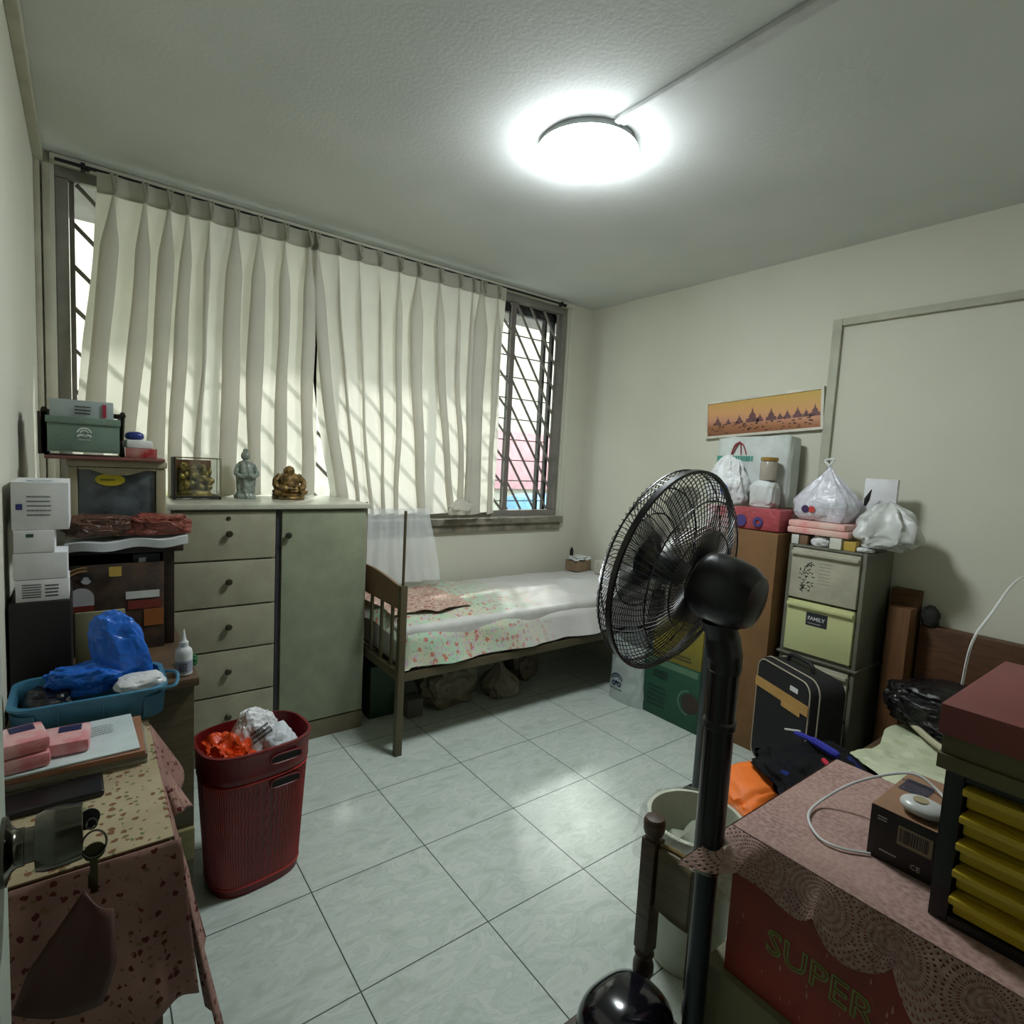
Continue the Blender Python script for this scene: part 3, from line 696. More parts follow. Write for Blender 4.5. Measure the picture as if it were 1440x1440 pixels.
arcs(b, eo, (1, 0, 0), (0, 0, 1), [(0, .002, .015, .019, .2, PI-.2), (0, .002, .008, .012, .3, PI-.3), (-.009, -.008, .004, .009, .2, PI), (.009, -.008, .004, .009, 0, PI-.2), (0, -.004, 0, .004, 0, 2*PI)])
strokes(b, (.138, 2.1398, 1.379), (1, 0, 0), (0, 0, 1), .03, .004, 1, 2, fill=1)
part('emblem', b, GREEN, BK, 'white round emblem', smooth=False)
b = BM(); rotbox(b, (.150, 2.22, 1.350), (.155, .10, .150), rz=-.03, bev=.002)
bb = solo('medicine_box', b, mat('pale_blue_card', (168, 180, 178), .6), 'pale box with a red stripe sticking out of the green basket', 'box')
q = BM(); quad(q, (.198, 2.1665, 1.452), (1, -.03, 0), (0, 0, 1), .010, .040); part('red_stripe', q, mat('crimson_print', (168, 50, 70), .6), bb)
q = BM(); strokes(q, (.13, 2.1675, 1.455), (1, -.03, 0), (0, 0, 1), .05, .03, 3, 7); part('printed_text', q, INK, bb)
b = BM(); rotbox(b, (.300, 2.2, 1.3325), (.085, .10, .030), rz=-.05); solo('red_carton', b, mat('red_card', (158, 40, 44), .5, col2=(190, 180, 170), scale=9), 'flat red and white carton beside the rack on top of the drawer', 'box')
b = BM(); rotbox(b, (.292, 2.2, 1.363), (.070, .085, .026), rz=.05, bev=.006); solo('white_soap_box', b, PAPER, 'small white box lying on the flat red carton beside the rack', 'box')
b = BM(); blob(b, (.282, 2.2, 1.3895), (.026, .026, .026), 3, .05, .8, sub=3); solo('blue_cap', b, mat('royal_blue_plastic', (26, 46, 118), .35), 'dark blue rounded cap lying on the small white box beside the rack', 'tin')  # rounded blue plastic cap on the small white box

# blue basket on the desk edge with its bags
BB = thing('blue_basket', (.165, 1.56, .749), 'shallow blue plastic basket of bags at the back of the small table', 'basket')
BLUEP = mat('teal_blue_plastic', (66, 122, 150), .35, alpha=.96)
b = BM(); X0, X1, Y0, Y1, Zb, Zt = .022, .300, 1.462, 1.652, .7495, .820
for t in range(2):
    o_ = t*.0
def ringpts(inset, z, n=10):
    pts = []; r = .04
    for cx, cy, a0 in ((X1-inset-r, Y1-inset-r, 0), (X0+inset+r, Y1-inset-r, PI/2), (X0+inset+r, Y0+inset+r, PI), (X1-inset-r, Y0+inset+r, 1.5*PI)):
        for k in range(n): a = a0+PI/2*k/(n-1); pts.append(V(cx+r*math.cos(a), cy+r*math.sin(a), z))
    return pts
rings = [ringpts(.018, Zb+.001), ringpts(.010, Zb+.03), ringpts(.004, Zt), ringpts(-.004, Zt+.001), ringpts(-.004, Zt+.006), ringpts(.006, Zt+.006), ringpts(.013, Zb+.03), ringpts(.021, Zb+.005)]
vr = [[b.verts.new(p) for p in r] for r in rings]
for A, B_ in zip(vr, vr[1:]):
    for j in range(len(A)): b.faces.new((A[j], A[(j+1) % len(A)], B_[(j+1) % len(A)], B_[j]))
b.faces.new(vr[0]); b.faces.new(vr[-1]); part('tub', b, BLUEP, BB)
b = BM(); pts = ringpts(.007, Zb+.012, 10)
for i in range(0, 200):
    k = i/200*len(pts); a = pts[int(k)].lerp(pts[(int(k)+1) % len(pts)], k % 1)
    if i % 2 == 0:
        cx, cy = (X0+X1)/2, (Y0+Y1)/2; o2 = V(a.x+(a.x-cx)*.035, a.y+(a.y-cy)*.035, Zt-.012)
        o1 = V(a.x, a.y, Zb+.008); d = V(a.x-cx, a.y-cy, 0).normalized()*.0015; tube(b, [o1+d, o2+d], .0016, 4)
part('ribbed_wall', b, BLUEP, BB)
b = BM(); tube(b, smooth_path([(.284, Y0-.002, Zt+.004), (.315, Y0-.008, Zt+.010), (.325, 1.52, Zt+.014), (.306, 1.57, Zt+.004)], 6), .004, 8); part('handle', b, BLUEP, BB)
BAGB = film('blue_bag_film', (32, 104, 204), .96, .2, .7, 22)
b = BM(); blob(b, (.238, 1.60, .80), (.052, .040, .178), 21, .12, .75, sub=5, fr=1.8, rot=.3)
for v in b.verts: v.co.x -= (v.co.z-.80)*.25
solo('blue_plastic_bag', b, BAGB, 'upright blue plastic bag standing in the blue basket', 'plastic bag', 'blue plastic bags in the basket')
b = BM(); blob(b, (.150, 1.575, .805), (.070, .036, .066), 23, .2, .8, sub=5, fr=2, rot=-.35)
solo('blue_plastic_bag', b, BAGB, 'flattened blue plastic bag lying across the left of the blue basket', 'plastic bag', 'blue plastic bags in the basket')
b = BM(); blob(b, (.085, 1.56, .755), (.045, .070, .075), 25, .16, .8, sub=4)
solo('black_plastic_bag', b, BLACKG, 'dark bag filling the left end of the blue basket', 'plastic bag')
b = BM(); blob(b, (.252, 1.515, .808), (.048, .036, .036), 27, .12, .7, sub=4, rot=.2)
solo('white_wrapped_bundle', b, WBAG, 'white plastic wrapped bundle at the front right of the blue basket', 'bundle')
b = BM(); rotbox(b, (.105, 1.86, .8185), (.13, .008, .15), rx=.0); b.free()
b = BM(); box(b, .128, .235, 1.79, 1.798, .759, .935, .001); solo('cream_board', b, mat('old_cream_board', (150, 146, 112), .6), 'plain cream board standing behind the blue bags on the dark cabinet', 'board')
BO = thing('glue_bottle', (.362, 1.705, .759), 'white plastic bottle with a pointed nozzle at the corner of the dark cabinet', 'bottle')
b = BM(); lathe(b, [(.018, 0), (.021, .003), (.021, .060), (.019, .070), (.011, .078)], (.362, 1.705, .759), n=28); part('bottle_body', b, PAPER, BO)
b = BM(); lathe(b, [(.011, 0), (.011, .012), (.006, .018), (.0018, .046)], (.362, 1.705, .8375), n=20); part('nozzle', b, PAPER, BO)
b = BM(); lathe(b, [(.0213, 0), (.0213, .032)], (.362, 1.705, .7685), n=28, cap=False); lb = part('label', b, mat('bottle_label', (150, 154, 170), .6), BO)
b = BM(); strokes(b, (.348, 1.6834, .7725), (1, 0, 0), (0, 0, 1), .026, .024, 4, 3); part('printed_text', b, INK, lb)
b = BM(); blob(b, (.404, 1.78, .759), (.020, .03, .030), 31, .35, .8, sub=4); 
for v in b.verts: v.co.x -= .022
solo('green_cloth', b, mat('green_cloth', (24, 92, 46), .8), 'small crumpled green cloth beside the white bottle on the dark cabinet', 'cloth')

# ------------------------------------------------------------------ cloth covered table at the left foreground
TB = thing('side_table', (.15, 1.22, 0), 'small wooden table under the patterned cloth by the open door', 'table')
b = BM(); box(b, .012, .258, 1.005, 1.650, .722, .744, .002); part('tabletop', b, BROWNW, TB)
for x in (.03, .235):
    for y in (1.03, 1.625):
        b = BM(); box(b, x-.014, x+.014, y-.014, y+.014, 0, .7215, .002); part('leg', b, BROWNW, TB)
CLO1 = m_floral('cream_speckled_cloth', (164, 152, 122), [(112, 80, 56), (104, 108, 76)], 66, .34, .5, (150, 136, 108))
CLO2 = m_floral('pink_floral_cloth', (158, 122, 112), [(82, 34, 30), (110, 88, 64)], 64, .30, .6, (128, 96, 88))
TC = thing('tablecloth', (.14, 1.22, .745), 'cream and pink printed tablecloth hanging over the small table by the door', 'tablecloth')
b = BM(); box(b, .010, .263, 1.000, 1.654, .7455, .7485, .001); part('cloth_top', b, CLO1, TC, 'cream speckled upper cloth')
b = BM()
def ff(u, v):
    x = .010+.262*u; drop = .27-.035*math.cos(u*PI*2)+(-.0 if u < .8 else .03*(u-.8)*5)
    y = .990-.022*math.sin(u*PI*3.0)*v-.018*v-.010*v*math.sin(u*PI*8+1); x += .035*v*max(0, u-.35)
    return V(x, y, .748-drop*v)
grid(b, 40, 16, ff); o = part('front_drop', b, CLO2, TC, 'pink floral hanging side')
o.modifiers.new('s', 'SOLIDIFY').thickness = .002
b = BM()
def sf(u, v):
    y = 1.0+.455*u; fold = .012*math.sin(u*PI*7)*v
    drop = .40 if u < .18 else .40-.30*min(1, (u-.18)/.3)
    if u > .55: drop = .10+.05*math.sin((u-.55)*PI/.45)
    out = .066*v*(1 if u < .3 else .5) + (.02*v if u > .5 else 0)
    return V(.2645+out+fold, y-.012*v*(1-u)+.0, .748-drop*v)
grid(b, 50, 16, sf); o = part('side_drop', b, CLO2, TC); o.modifiers.new('s', 'SOLIDIFY').thickness = .002
# paper stack
ys = [(.752, .760, (150, 146, 130), .012, .250, 1.275, 1.44), (.7605, .770, (118, 112, 100), .010, .246, 1.270, 1.44), (.7705, .781, (150, 104, 78), .008, .245, 1.268, 1.442), (.7815, .786, (196, 208, 208), .006, .232, 1.270, 1.445)]
lbs = ['grey folder at the bottom of the paper stack on the small table', 'dark grey folder second from the bottom of the paper stack on the small table', 'brown paper folder near the top of the paper stack on the small table', 'pale blue sheet on top of the paper stack on the small table']
for i, (z0, z1, c, x0, x1, y0, y1) in enumerate(ys):
    b = BM(); M = Matrix.Translation((.13, 1.355, 0)) @ Matrix.Rotation(math.radians((-2, 1, -1, 2)[i]), 4, 'Z') @ Matrix.Translation((-.13, -1.355, 0))
    box(b, x0, x1, y0, y1, z0-.003, z1-.003, .001, 1, M)
    f = solo('paper_folder', b, mat('folder_%d' % i, c, .6), lbs[i], 'folder', 'folders stacked on the small table')
    if i == 3:
        q = BM(); strokes(q, (.14, 1.36, z1-.003), (1, .1, 0), (0, 1, 0), .07, .05, 5, 5, bold=.2); part('handwriting', q, INK, f)
TP = mat('pink_tissue_print', (204, 120, 126), .35, col2=(222, 190, 188), scale=16)
for i, (x, y, z, rz, lb) in enumerate(((.055, 1.315, .7835, .12, 'pink tissue packet nearest the wall on the paper stack'), (.118, 1.345, .7835, -.05, 'pink and white tissue packet with a navy label, right of the other packets'), (.052, 1.318, .8115, .2, 'pink tissue packet lying on top of the lower packet'))):
    b = BM(); rotbox(b, (x, y, z), (.078, .085, .027), rz=rz, bev=.008)
    t = solo('tissue_packet', b, TP, lb, 'tissue packet', 'tissue packets on the paper stack')
    q = BM(); M = Matrix.Rotation(rz, 3, 'Z'); o_ = V(x, y, z+.027)+M @ V(-.012, .006, 0); quad(q, o_, M @ V(1, 0, 0), M @ V(0, 1, 0), .036, .026)
    part('navy_label', q, mat('navy_print', (30, 34, 78), .5), t)
b = BM(); M = Matrix.Translation((.085, 1.215, .7490)) @ Matrix.Rotation(.02, 4, 'Z'); box(b, -.078, .090, -.034, .036, 0, .012, .005, 3, M)
solo('black_phone_case', b, BLACK, 'flat black case lying on the tablecloth in front of the papers', 'case')
# under-table things
b = BM(); rotbox(b, (.13, 1.12, 0), (.13, .14, .44), bev=.006); solo('yellow_bag', b, mat('yellow_green_film', (150, 150, 30), .4), 'yellow-green bag standing under the small table', 'bag')
b = BM(); rotbox(b, (.222, 1.14, 0), (.035, .14, .46), bev=.006); solo('teal_file_box', b, mat('teal_plastic', (34, 84, 100), .4), 'teal upright file box under the right side of the small table', 'box')

# ------------------------------------------------------------------ red laundry hamper
HP = thing('laundry_hamper', (.578, 1.862, 0), 'dark red perforated plastic laundry hamper in front of the cream chest', 'laundry basket')
RED = mat('dark_red_plastic', (112, 18, 22), .38, var=.2)
hc = V(.578, 1.862, 0); HR = .12
def hring(k, z, n=64, ex=3.0):
    out = []
    for i in range(n):
        a = 2*PI*i/n; c, s = math.cos(a), math.sin(a)
        x = math.copysign(abs(c)**(2/ex), c)*.160*k; y = math.copysign(abs(s)**(2/ex), s)*.125*k
        p = Matrix.Rotation(HR, 3, 'Z') @ V(x, y, 0); out.append(V(hc.x+p.x, hc.y+p.y, z*HS))
    return out
HS = .468/.568
def hrk(z): return .83+.17*(z/.56)
b = BM(); prof = [(hrk(0), .0), (hrk(.02)+.01, .012), (hrk(.45), .45), (hrk(.47)+.035, .465), (hrk(.47)+.035, .478), (hrk(.5)+.02, .482), (hrk(.55)+.03, .55), (hrk(.56)+.055, .555), (hrk(.56)+.055, .566), (hrk(.56), .568), (hrk(.5)-.02, .5), (hrk(.03)-.05, .02)]
vr = [[b.verts.new(p) for p in hring(k, z)] for k, z in prof]
for A, B_ in zip(vr, vr[1:]):
    for j in range(64): b.faces.new((A[j], A[(j+1) % 64], B_[(j+1) % 64], B_[j]))
b.faces.new(vr[0]); b.faces.new(vr[-1]); part('hamper_body', b, RED, HP)
b = BM(); n = 96       # raised woven lattice all round
for i in range(n):
    z = .05; pts = []
    row = 0
    A = hring(1, 0, n)
    for z in [.04+.4*k/14 for k in range(15)]:
        k_ = hrk(z)+.008; off = (1 if (round((z-.04)/.4*14) % 2) else -1)*.18
        ii = i+off; i0 = int(math.floor(ii)) % n; fr_ = ii-math.floor(ii)
        p = A[i0].lerp(A[(i0+1) % n], fr_); pts.append(V(hc.x+(p.x-hc.x)*k_, hc.y+(p.y-hc.y)*k_, z*HS))
    tube(b, pts, .0019, 4)
for z in (.035, .445):
    tube(b, [V(hc.x+(p.x-hc.x)*(hrk(z)+.01), hc.y+(p.y-hc.y)*(hrk(z)+.01), z*HS) for p in hring(1, 0)], .0035, 6, True)
part('lattice', b, mat('red_lattice_plastic', (172, 54, 50), .4), HP)
def on_front(x, z, k=.02):     # point on the front (-y) side
    k_ = hrk(z)+k; p = Matrix.Rotation(HR, 3, 'Z') @ V(x, -.125*k_, 0); return V(hc.x+p.x, hc.y+p.y, z*HS)
for zc, w in ((.515, .048), (.415, .046)):
    b = BM(); pts = [on_front(.055+w*math.copysign(abs(math.cos(a))**.5, math.cos(a)), zc+.018*math.copysign(abs(math.sin(a))**.6, math.sin(a)), .038 if zc > .5 else .02) for a in [2*PI*i/32 for i in range(32)]]
    b.faces.new([b.verts.new(p) for p in pts]); part('handle_opening', b, BLACKM, HP)
    b = BM(); tube(b, pts, .003, 6, True); part('handle_rim', b, RED, HP)
b = BM(); blob(b, (.498, 1.855, .305), (.070, .085, .165), 41, .25, .8, sub=5, fr=2.4)
solo('orange_plastic_bag', b, film('orange_bag_film', (222, 74, 24), .97, .25, .9, 24), 'crumpled orange-red plastic bag in the left of the laundry hamper', 'plastic bag')
b = BM(); blob(b, (.590, 1.895, .33), (.066, .056, .20), 43, .16, .8, sub=5, fr=2)
pb = solo('printed_plastic_bag', b, WBAG, 'white plastic bag with dark printing sticking out of the hamper', 'plastic bag')
b = BM(); strokes(b, (.575, 1.838, .44), (1, .1, .5), (-.45, 0, 1), .08, .045, 3, 4, th=.006); part('printed_text', b, INK, pb)
b = BM(); blob(b, (.655, 1.85, .32), (.052, .070, .15), 47, .15, .8, sub=4)
solo('white_cloth_bundle', b, mat('white_cotton', (206, 210, 214), .8), 'white cloth bundle in the right of the laundry hamper', 'cloth')

# ------------------------------------------------------------------ bed
BD = thing('metal_bed', (2.2, 2.64, 0), 'single bed with a bronze metal frame under the window', 'bed')
for (x, y, h, r) in ((1.290, 2.262, .80, .0165), (1.290, 3.03, .80, .0165)):
    b = BM(); box(b, x-r, x+r, y-r, y+r, 0, h, .003); part('foot_post', b, BEDM, BD)
for (x, y) in ((3.16, 2.262), (3.16, 3.03)):
    b = BM(); box(b, x-.016, x+.016, y-.016, y+.016, 0, .60, .003); part('head_post', b, BEDM, BD)
for y in (2.262, 2.70):
    b = BM(); cyl(b, (1.290, y, .8005), (1.290, y, 1.14), .0065, n=10); part('net_pole', b, BEDM, BD)
b = BM(); grid(b, 20, 4, lambda u, v: V(1.284, 2.2795+.733*u, .685+.105*v+.035*math.sin(u*PI)*v)); grid(b, 20, 4, lambda u, v: V(1.296, 2.2795+.733*u, .685+.105*v+.035*math.sin(u*PI)*v))
grid(b, 20, 1, lambda u, v: V(1.284+.012*v, 2.2795+.733*u, .79+.035*math.sin(u*PI))); grid(b, 20, 1, lambda u, v: V(1.284+.012*v, 2.2795+.733*u, .685)); part('foot_panel', b, TANW, BD)
for k in range(6):
    y = 2.36+k*.118; b = BM(); box(b, 1.285, 1.295, y-.010, y+.010, .3985, .6845); part('slat', b, BEDM, BD)
b = BM(); box(b, 1.276, 1.304, 2.2795, 3.0125, .355, .398, .002); part('foot_rail', b, BEDM, BD)
for y in (2.262, 3.03):
    b = BM(); box(b, 1.3075, 3.1435, y-.014, y+.010, .352, .392, .002); part('side_rail', b, BEDM, BD)
b = BM()
for k in range(10): box(b, 1.35+k*.19, 1.40+k*.19, 2.2725, 3.0155, .372, .388)
part('base_slats', b, BROWNW, BD)
b = BM(); tube(b, [(3.16, 2.2785, .575), (3.16, 3.0135, .575)], .012, 8); part('head_rail', b, BEDM, BD)
b = BM(); box(b, 1.32, 3.13, 2.30, 3.01, .393, .585, .03, 4); solo('mattress', b, mat('mattress_ticking', (196, 196, 190), .9), 'thin mattress on the metal bed under the sheet', 'mattress')
SHEET = m_floral('printed_bed_sheet', (160, 190, 164), [(178, 116, 100), (184, 160, 178), (204, 176, 154), (136, 164, 138)], 34, .42, .5, (186, 186, 160), (0, -.40, .10, (196, 194, 190)))
b = BM()
def shf(u, v):
    # v: 0 back edge .. 1 front hem
    x = 1.305+1.835*u
    prof_ = [(3.02, .50), (3.015, .60), (2.95, .606), (2.70, .608), (2.50, .606), (2.40, .600), (2.335, .580), (2.288, .53), (2.262, .46), (2.240, .408)]
    t = v*(len(prof_)-1); k = min(int(t), len(prof_)-2); f_ = t-k
    y = prof_[k][0]*(1-f_)+prof_[k+1][0]*f_; z = prof_[k][1]*(1-f_)+prof_[k+1][1]*f_
    w = max(0, (v-.45)/.55)
    y -= w*(.016*math.sin(x*13+z*16+2*noise.noise(V(x*2, 0, 1)))+.018*noise.noise(V(x*5, z*5, 2)))*(1.0)
    z += (.012*noise.noise(V(x*4, y*4, 5))+.007*noise.noise(V(x*11, y*9, 7)))*(1 if v > .1 else 0)
    if w == 0: z += .002
    e = min(u, 1-u)
    if e < .02: z = z-.07*(1-e/.02)
    return V(x, min(y, 3.025), max(z, .404))
grid(b, 150, 60, shf)
o = solo('bed_sheet', b, SHEET, 'pale bed sheet printed with flowers at the foot, draped over the bed', 'bed sheet')
b = BM()
def clf(u, v):
    x = 1.33+.46*u; y = 2.42+.48*v
    z = .616+.008*abs(noise.noise(V(x*9, y*9, 3)))*2+.002*math.sin(x*30+y*14)
    x += .05*noise.noise(V(y*6, 1, 1)); y += .04*noise.noise(V(x*6, 4, 1)); return V(x, y, z)
grid(b, 40, 40, clf)
solo('floral_cloth', b, m_floral('rose_print_cloth', (184, 158, 142), [(146, 92, 88), (206, 184, 172), (160, 128, 112)], 42, .40, .5, (168, 142, 128)), 'crumpled rose print cloth spread at the foot of the bed', 'cloth')
# things at the head of the bed
b = BM(); rotbox(b, (3.035, 2.93, .617), (.15, .12, .075), rz=.1); solo('brown_carton', b, mat('dull_carton', (140, 118, 92), .8), 'small brown carton in the corner at the head of the bed', 'box')
b = BM(); blob(b, (3.03, 2.92, .693), (.075, .055, .030), 3, .3, .7, sub=4); solo('paper_bundle', b, PAPER, 'crumpled white paper on the small brown carton at the bed head', 'paper')
b = BM(); lathe(b, [(.014, 0), (.014, .04), (.008, .045), (.008, .058)], (2.985, 2.955, .724), n=16); solo('black_bottle', b, BLACK, 'tiny black bottle in the corner at the head of the bed', 'bottle')
b = BM(); rotbox(b, (3.10, 2.72, .617), (.09, .14, .095), rz=-.1, bev=.006); solo('white_tub', b, mat('cream_tub', (196, 192, 176), .5), 'cream box at the head of the bed beside the brown carton', 'box')
# under the bed
GB = mat('dusty_clear_film', (120, 116, 100), .9, var=.3, bmp=.5)
for i, (x, y, sx, sy, h, lb, kn) in enumerate(((1.78, 2.66, .17, .12, .235, 'large dusty plastic bag on the floor under the foot half of the bed', 0), (2.11, 2.60, .11, .11, .20, 'knotted dusty plastic bag on the floor under the middle of the bed', 1.1), (2.38, 2.74, .11, .10, .26, 'dusty bag farthest from the foot under the bed', 0))):
    b = BM(); blob(b, (x, y, .001), (sx, sy, h), 50+i, .17, .8, kn, sub=5)
    solo('dusty_bag', b, film('dusty_film_%d' % i, ((112, 106, 88), (128, 122, 106), (100, 92, 76))[i], .97, .35, .7, 20), lb, 'plastic bag', 'dusty bags under the bed')
b = BM(); rotbox(b, (1.40, 2.78, 0), (.16, .25, .28), bev=.004); solo('green_crate', b, mat('dark_green_plastic', (20, 58, 34), .5), 'dark green crate on the floor under the foot of the bed', 'crate')
b = BM(); rotbox(b, (1.535, 2.60, 0), (.09, .09, .10), bev=.003); solo('grey_block', b, mat('grey_card', (96, 94, 88), .8), 'small grey box on the floor under the bed beside the green crate', 'box')

# ------------------------------------------------------------------ right wall picture
PC = thing('framed_picture', (3.185, 1.70, 1.59), 'long framed print of a temple skyline at sunset leaning on the right wall', 'picture')
ang = math.atan2(.05, .68); u = V(0, -math.cos(ang), math.sin(ang)); w = V(0, math.sin(ang), math.cos(ang)); o0 = V(3.176, 2.045, 1.585)
def fr_box(bm, a0, a1, c0, c1, t0, t1):
    vs = box(bm, 0, 1, 0, 1, 0, 1)
    for v in vs:
        p = v.co; v.co = o0+u*(a0+(a1-a0)*p.x)+w*(c0+(c1-c0)*p.y)+V(1, 0, 0)*(t0+(t1-t0)*p.z)
b = BM()
fr_box(b, 0, .69, 0, .014, 0, .020); fr_box(b, 0, .69, .208, .222, 0, .020); fr_box(b, 0, .014, .014, .208, 0, .020); fr_box(b, .676, .69, .014, .208, 0, .020)
part('frame', b, mat('white_frame', (216, 212, 196), .5), PC, smooth=False)
ms, nt, bs = new_mat('sunset_print'); v_ = coord(nt); sx = N(nt, 'ShaderNodeSeparateXYZ'); L(nt, v_, sx.inputs[0])
mr = N(nt, 'ShaderNodeMapRange'); L(nt, sx.outputs['Z'], mr.inputs['Value']); mr.inputs['From Min'].default_value = .0; mr.inputs['From Max'].default_value = .245
L(nt, ramp(nt, mr.outputs[0], [(0, s2l((112, 74, 52))), (.28, s2l((160, 106, 72))), (.42, s2l((196, 142, 112))), (.6, s2l((208, 156, 106))), (1, s2l((196, 164, 84)))]), bs.inputs['Base Color']); bs.inputs['Roughness'].default_value = .35
b = BM(); fr_box(b, .014, .676, .014, .208, .006, .012); pr_ = part('print', b, ms, PC, smooth=False)
b = BM(); rd = random.Random(5)
def poly(pts, t=.0055): b.faces.new([b.verts.new(o0+u*x+w*y+V(1, 0, 0)*t) for x, y in pts])
def stupa(x, s):
    global b
    b = BM(); base = .085; poly([(x-.9*s, base-.01), (x+.9*s, base-.01), (x+.8*s, base+.25*s), (x+.5*s, base+.3*s), (x+.42*s, base+.7*s), (x+.16*s, base+1.0*s), (x, base+1.7*s), (x-.16*s, base+1.0*s), (x-.42*s, base+.7*s), (x-.5*s, base+.3*s), (x-.8*s, base+.25*s)])
    part('temple_silhouette', b, mat('dusk_purple', (112, 76, 78), .5), pr_, smooth=False)
for x, s in ((.08, .028), (.15, .018), (.22, .026), (.30, .045), (.345, .022), (.41, .036), (.46, .018), (.50, .024), (.555, .030), (.60, .02), (.645, .032)): stupa(x, s)
b = BM()
for i in range(90):
    x, y = rd.uniform(.02, .64), rd.uniform(.02, .082); s = rd.uniform(.006, .022); poly([(x, y), (x+s, y), (x+s*.9, y+.004), (x+s*.1, y+.006)], .0052)
part('field_marks', b, mat('field_brown', (70, 44, 34), .5), pr_, smooth=False)

# ------------------------------------------------------------------ storage along the right wall
def carton(name, x0, x1, y0, y1, z0, z1, m, label, cat='box', bev=.003, group=None):
    bb = BM(); box(bb, x0, x1, y0, y1, z0, z1, bev); return solo(name, bb, m, label, cat, group)
g = carton('green_carton', 2.70, 3.15, 1.63, 2.00, 0, .335, mat('green_carton_card', (26, 74, 54), .6, bmp=.05), 'dark green printed carton on the floor against the right wall')
LY = (0, -1, 0); UZ = (0, 0, 1)
q = BM(); strokes(q, (2.70, 1.93, .22), LY, UZ, .13, .05, 2, 3, bold=.9); strokes(q, (2.70, 1.96, .05), LY, UZ, .16, .13, 5, 8, bold=.5); part('printed_text', q, mat('darker_green_ink', (12, 44, 34), .6), g, smooth=False)
q = BM(); quad(q, (2.70, 1.985, .295), LY, UZ, .34, .035); arcs(q, (2.70, 1.69, .15), LY, UZ, [(0, 0, .06, .07, 1.6, 4.7)]); part('pale_band', q, mat('pale_green_band', (80, 112, 88), .6), g, smooth=False)
q = BM(); arcs(q, (2.6995, 1.68, .15), LY, UZ, [(0, 0, 0, .055, 0, 2*PI)]); part('brown_picture', q, mat('brown_print', (52, 38, 30), .6), g, smooth=False)
y_ = carton('yellow_carton', 2.705, 3.10, 1.635, 1.95, .336, .545, mat('yellow_carton_card', (122, 112, 36), .6), 'dull yellow carton on top of the green carton')
q = BM(); strokes(q, (2.705, 1.80, .36), LY, UZ, .13, .035, 2, 5); part('printed_text', q, INK, y_, smooth=False)
c_ = carton('grey_brown_carton', 2.80, 3.18, 1.635, 1.95, .546, 1.06, mat('grey_carton_card', (86, 74, 56), .7), 'tall grey-brown carton above the yellow one behind the fan')
q = BM(); strokes(q, (2.80, 1.80, .9), LY, UZ, .12, .08, 3, 5); part('printed_text', q, INK, c_, smooth=False)
carton('tall_brown_carton', 2.80, 3.18, 1.345, 1.625, 0, 1.105, CARTON, 'tall plain brown carton between the fan and the plastic drawer tower')
FB = thing('shopping_bag', (2.64, 2.04, 0), 'white plastic shopping bag with a dark blue round emblem on the floor by the bed', 'bag')
b = BM()
def bagf(u, v):
    a = 2*PI*u; k = 1-.10*v+.05*noise.noise(V(math.cos(a)*2, math.sin(a)*2, v*3)); c_, s_ = math.cos(a), math.sin(a)
    x = math.copysign(abs(c_)**.55, c_)*.075*k; y = math.copysign(abs(s_)**.55, s_)*.125*k
    p = Matrix.Rotation(.08, 3, 'Z') @ V(x, y, 0)
    return V(2.735+p.x-.01*v+.008*noise.noise(V(a*3, v*8, 1)), 2.11+p.y+.008*noise.noise(V(a*3, v*8, 4)), .001+.40*v+(.03*math.sin(a*2+1) if v == 1 else 0))
grid(b, 72, 20, bagf); grid(b, 72, 3, lambda u, v: (bagf(u, 0)-V(2.735, 2.11, 0))*(1-.98*v)+V(2.735, 2.11, .001*v))
part('bag_body', b, mat('white_bag_plastic', (176, 186, 182), .4, bmp=.3, bscale=20), FB)
b = BM(); E0 = (2.6565, 2.155, .125); arcs(b, E0, (0, -1, 0), UZ, [(0, 0, .036, .044, .1, PI-.1), (0, 0, .022, .028, .3, PI-.3), (-.02, -.02, .008, .016, 0, 2*PI), (.02, -.02, .008, .016, 0, 2*PI), (0, -.01, .0, .009, 0, 2*PI)], .004)
strokes(b, (2.6565, 2.20, .066), (0, -1, 0), UZ, .09, .012, 1, 2, fill=1, th=.004)
strokes(b, (2.6625, 2.13, .27), (0, -1, 0), UZ, .06, .05, 2, 9, th=.004); part('emblem', b, mat('navy_emblem', (22, 34, 74), .5), FB, 'dark blue round emblem and lettering', smooth=False)

# plastic drawer tower
TW = thing('plastic_drawer_tower', (3.0, 1.145, 0), 'grey plastic drawer tower with a white and a yellow drawer by the right wall', 'drawer unit')
b = BM()
for (z0, z1) in ((.0, .53), (.54, 1.066)):
    box(b, 2.862, 3.170, .975, .992, z0, z1, .003); box(b, 2.862, 3.170, 1.298, 1.315, z0, z1, .003); box(b, 3.158, 3.170, .993, 1.297, z0, z1); box(b, 2.862, 3.157, .993, 1.297, z1-.012, z1, .002); box(b, 2.862, 3.157, .993, 1.297, z0, z0+.012, .002)
part('casing', b, GRAYP, TW)
b = BM(); box(b, 2.848, 3.178, .965, 1.325, .5305, .5395, .003); part('middle_rim', b, GRAYP, TW)
DW = mat('white_drawer_plastic', (176, 172, 152), .4); DY = mat('pale_yellow_plastic', (196, 194, 142), .35, col2=(184, 192, 140), scale=4)
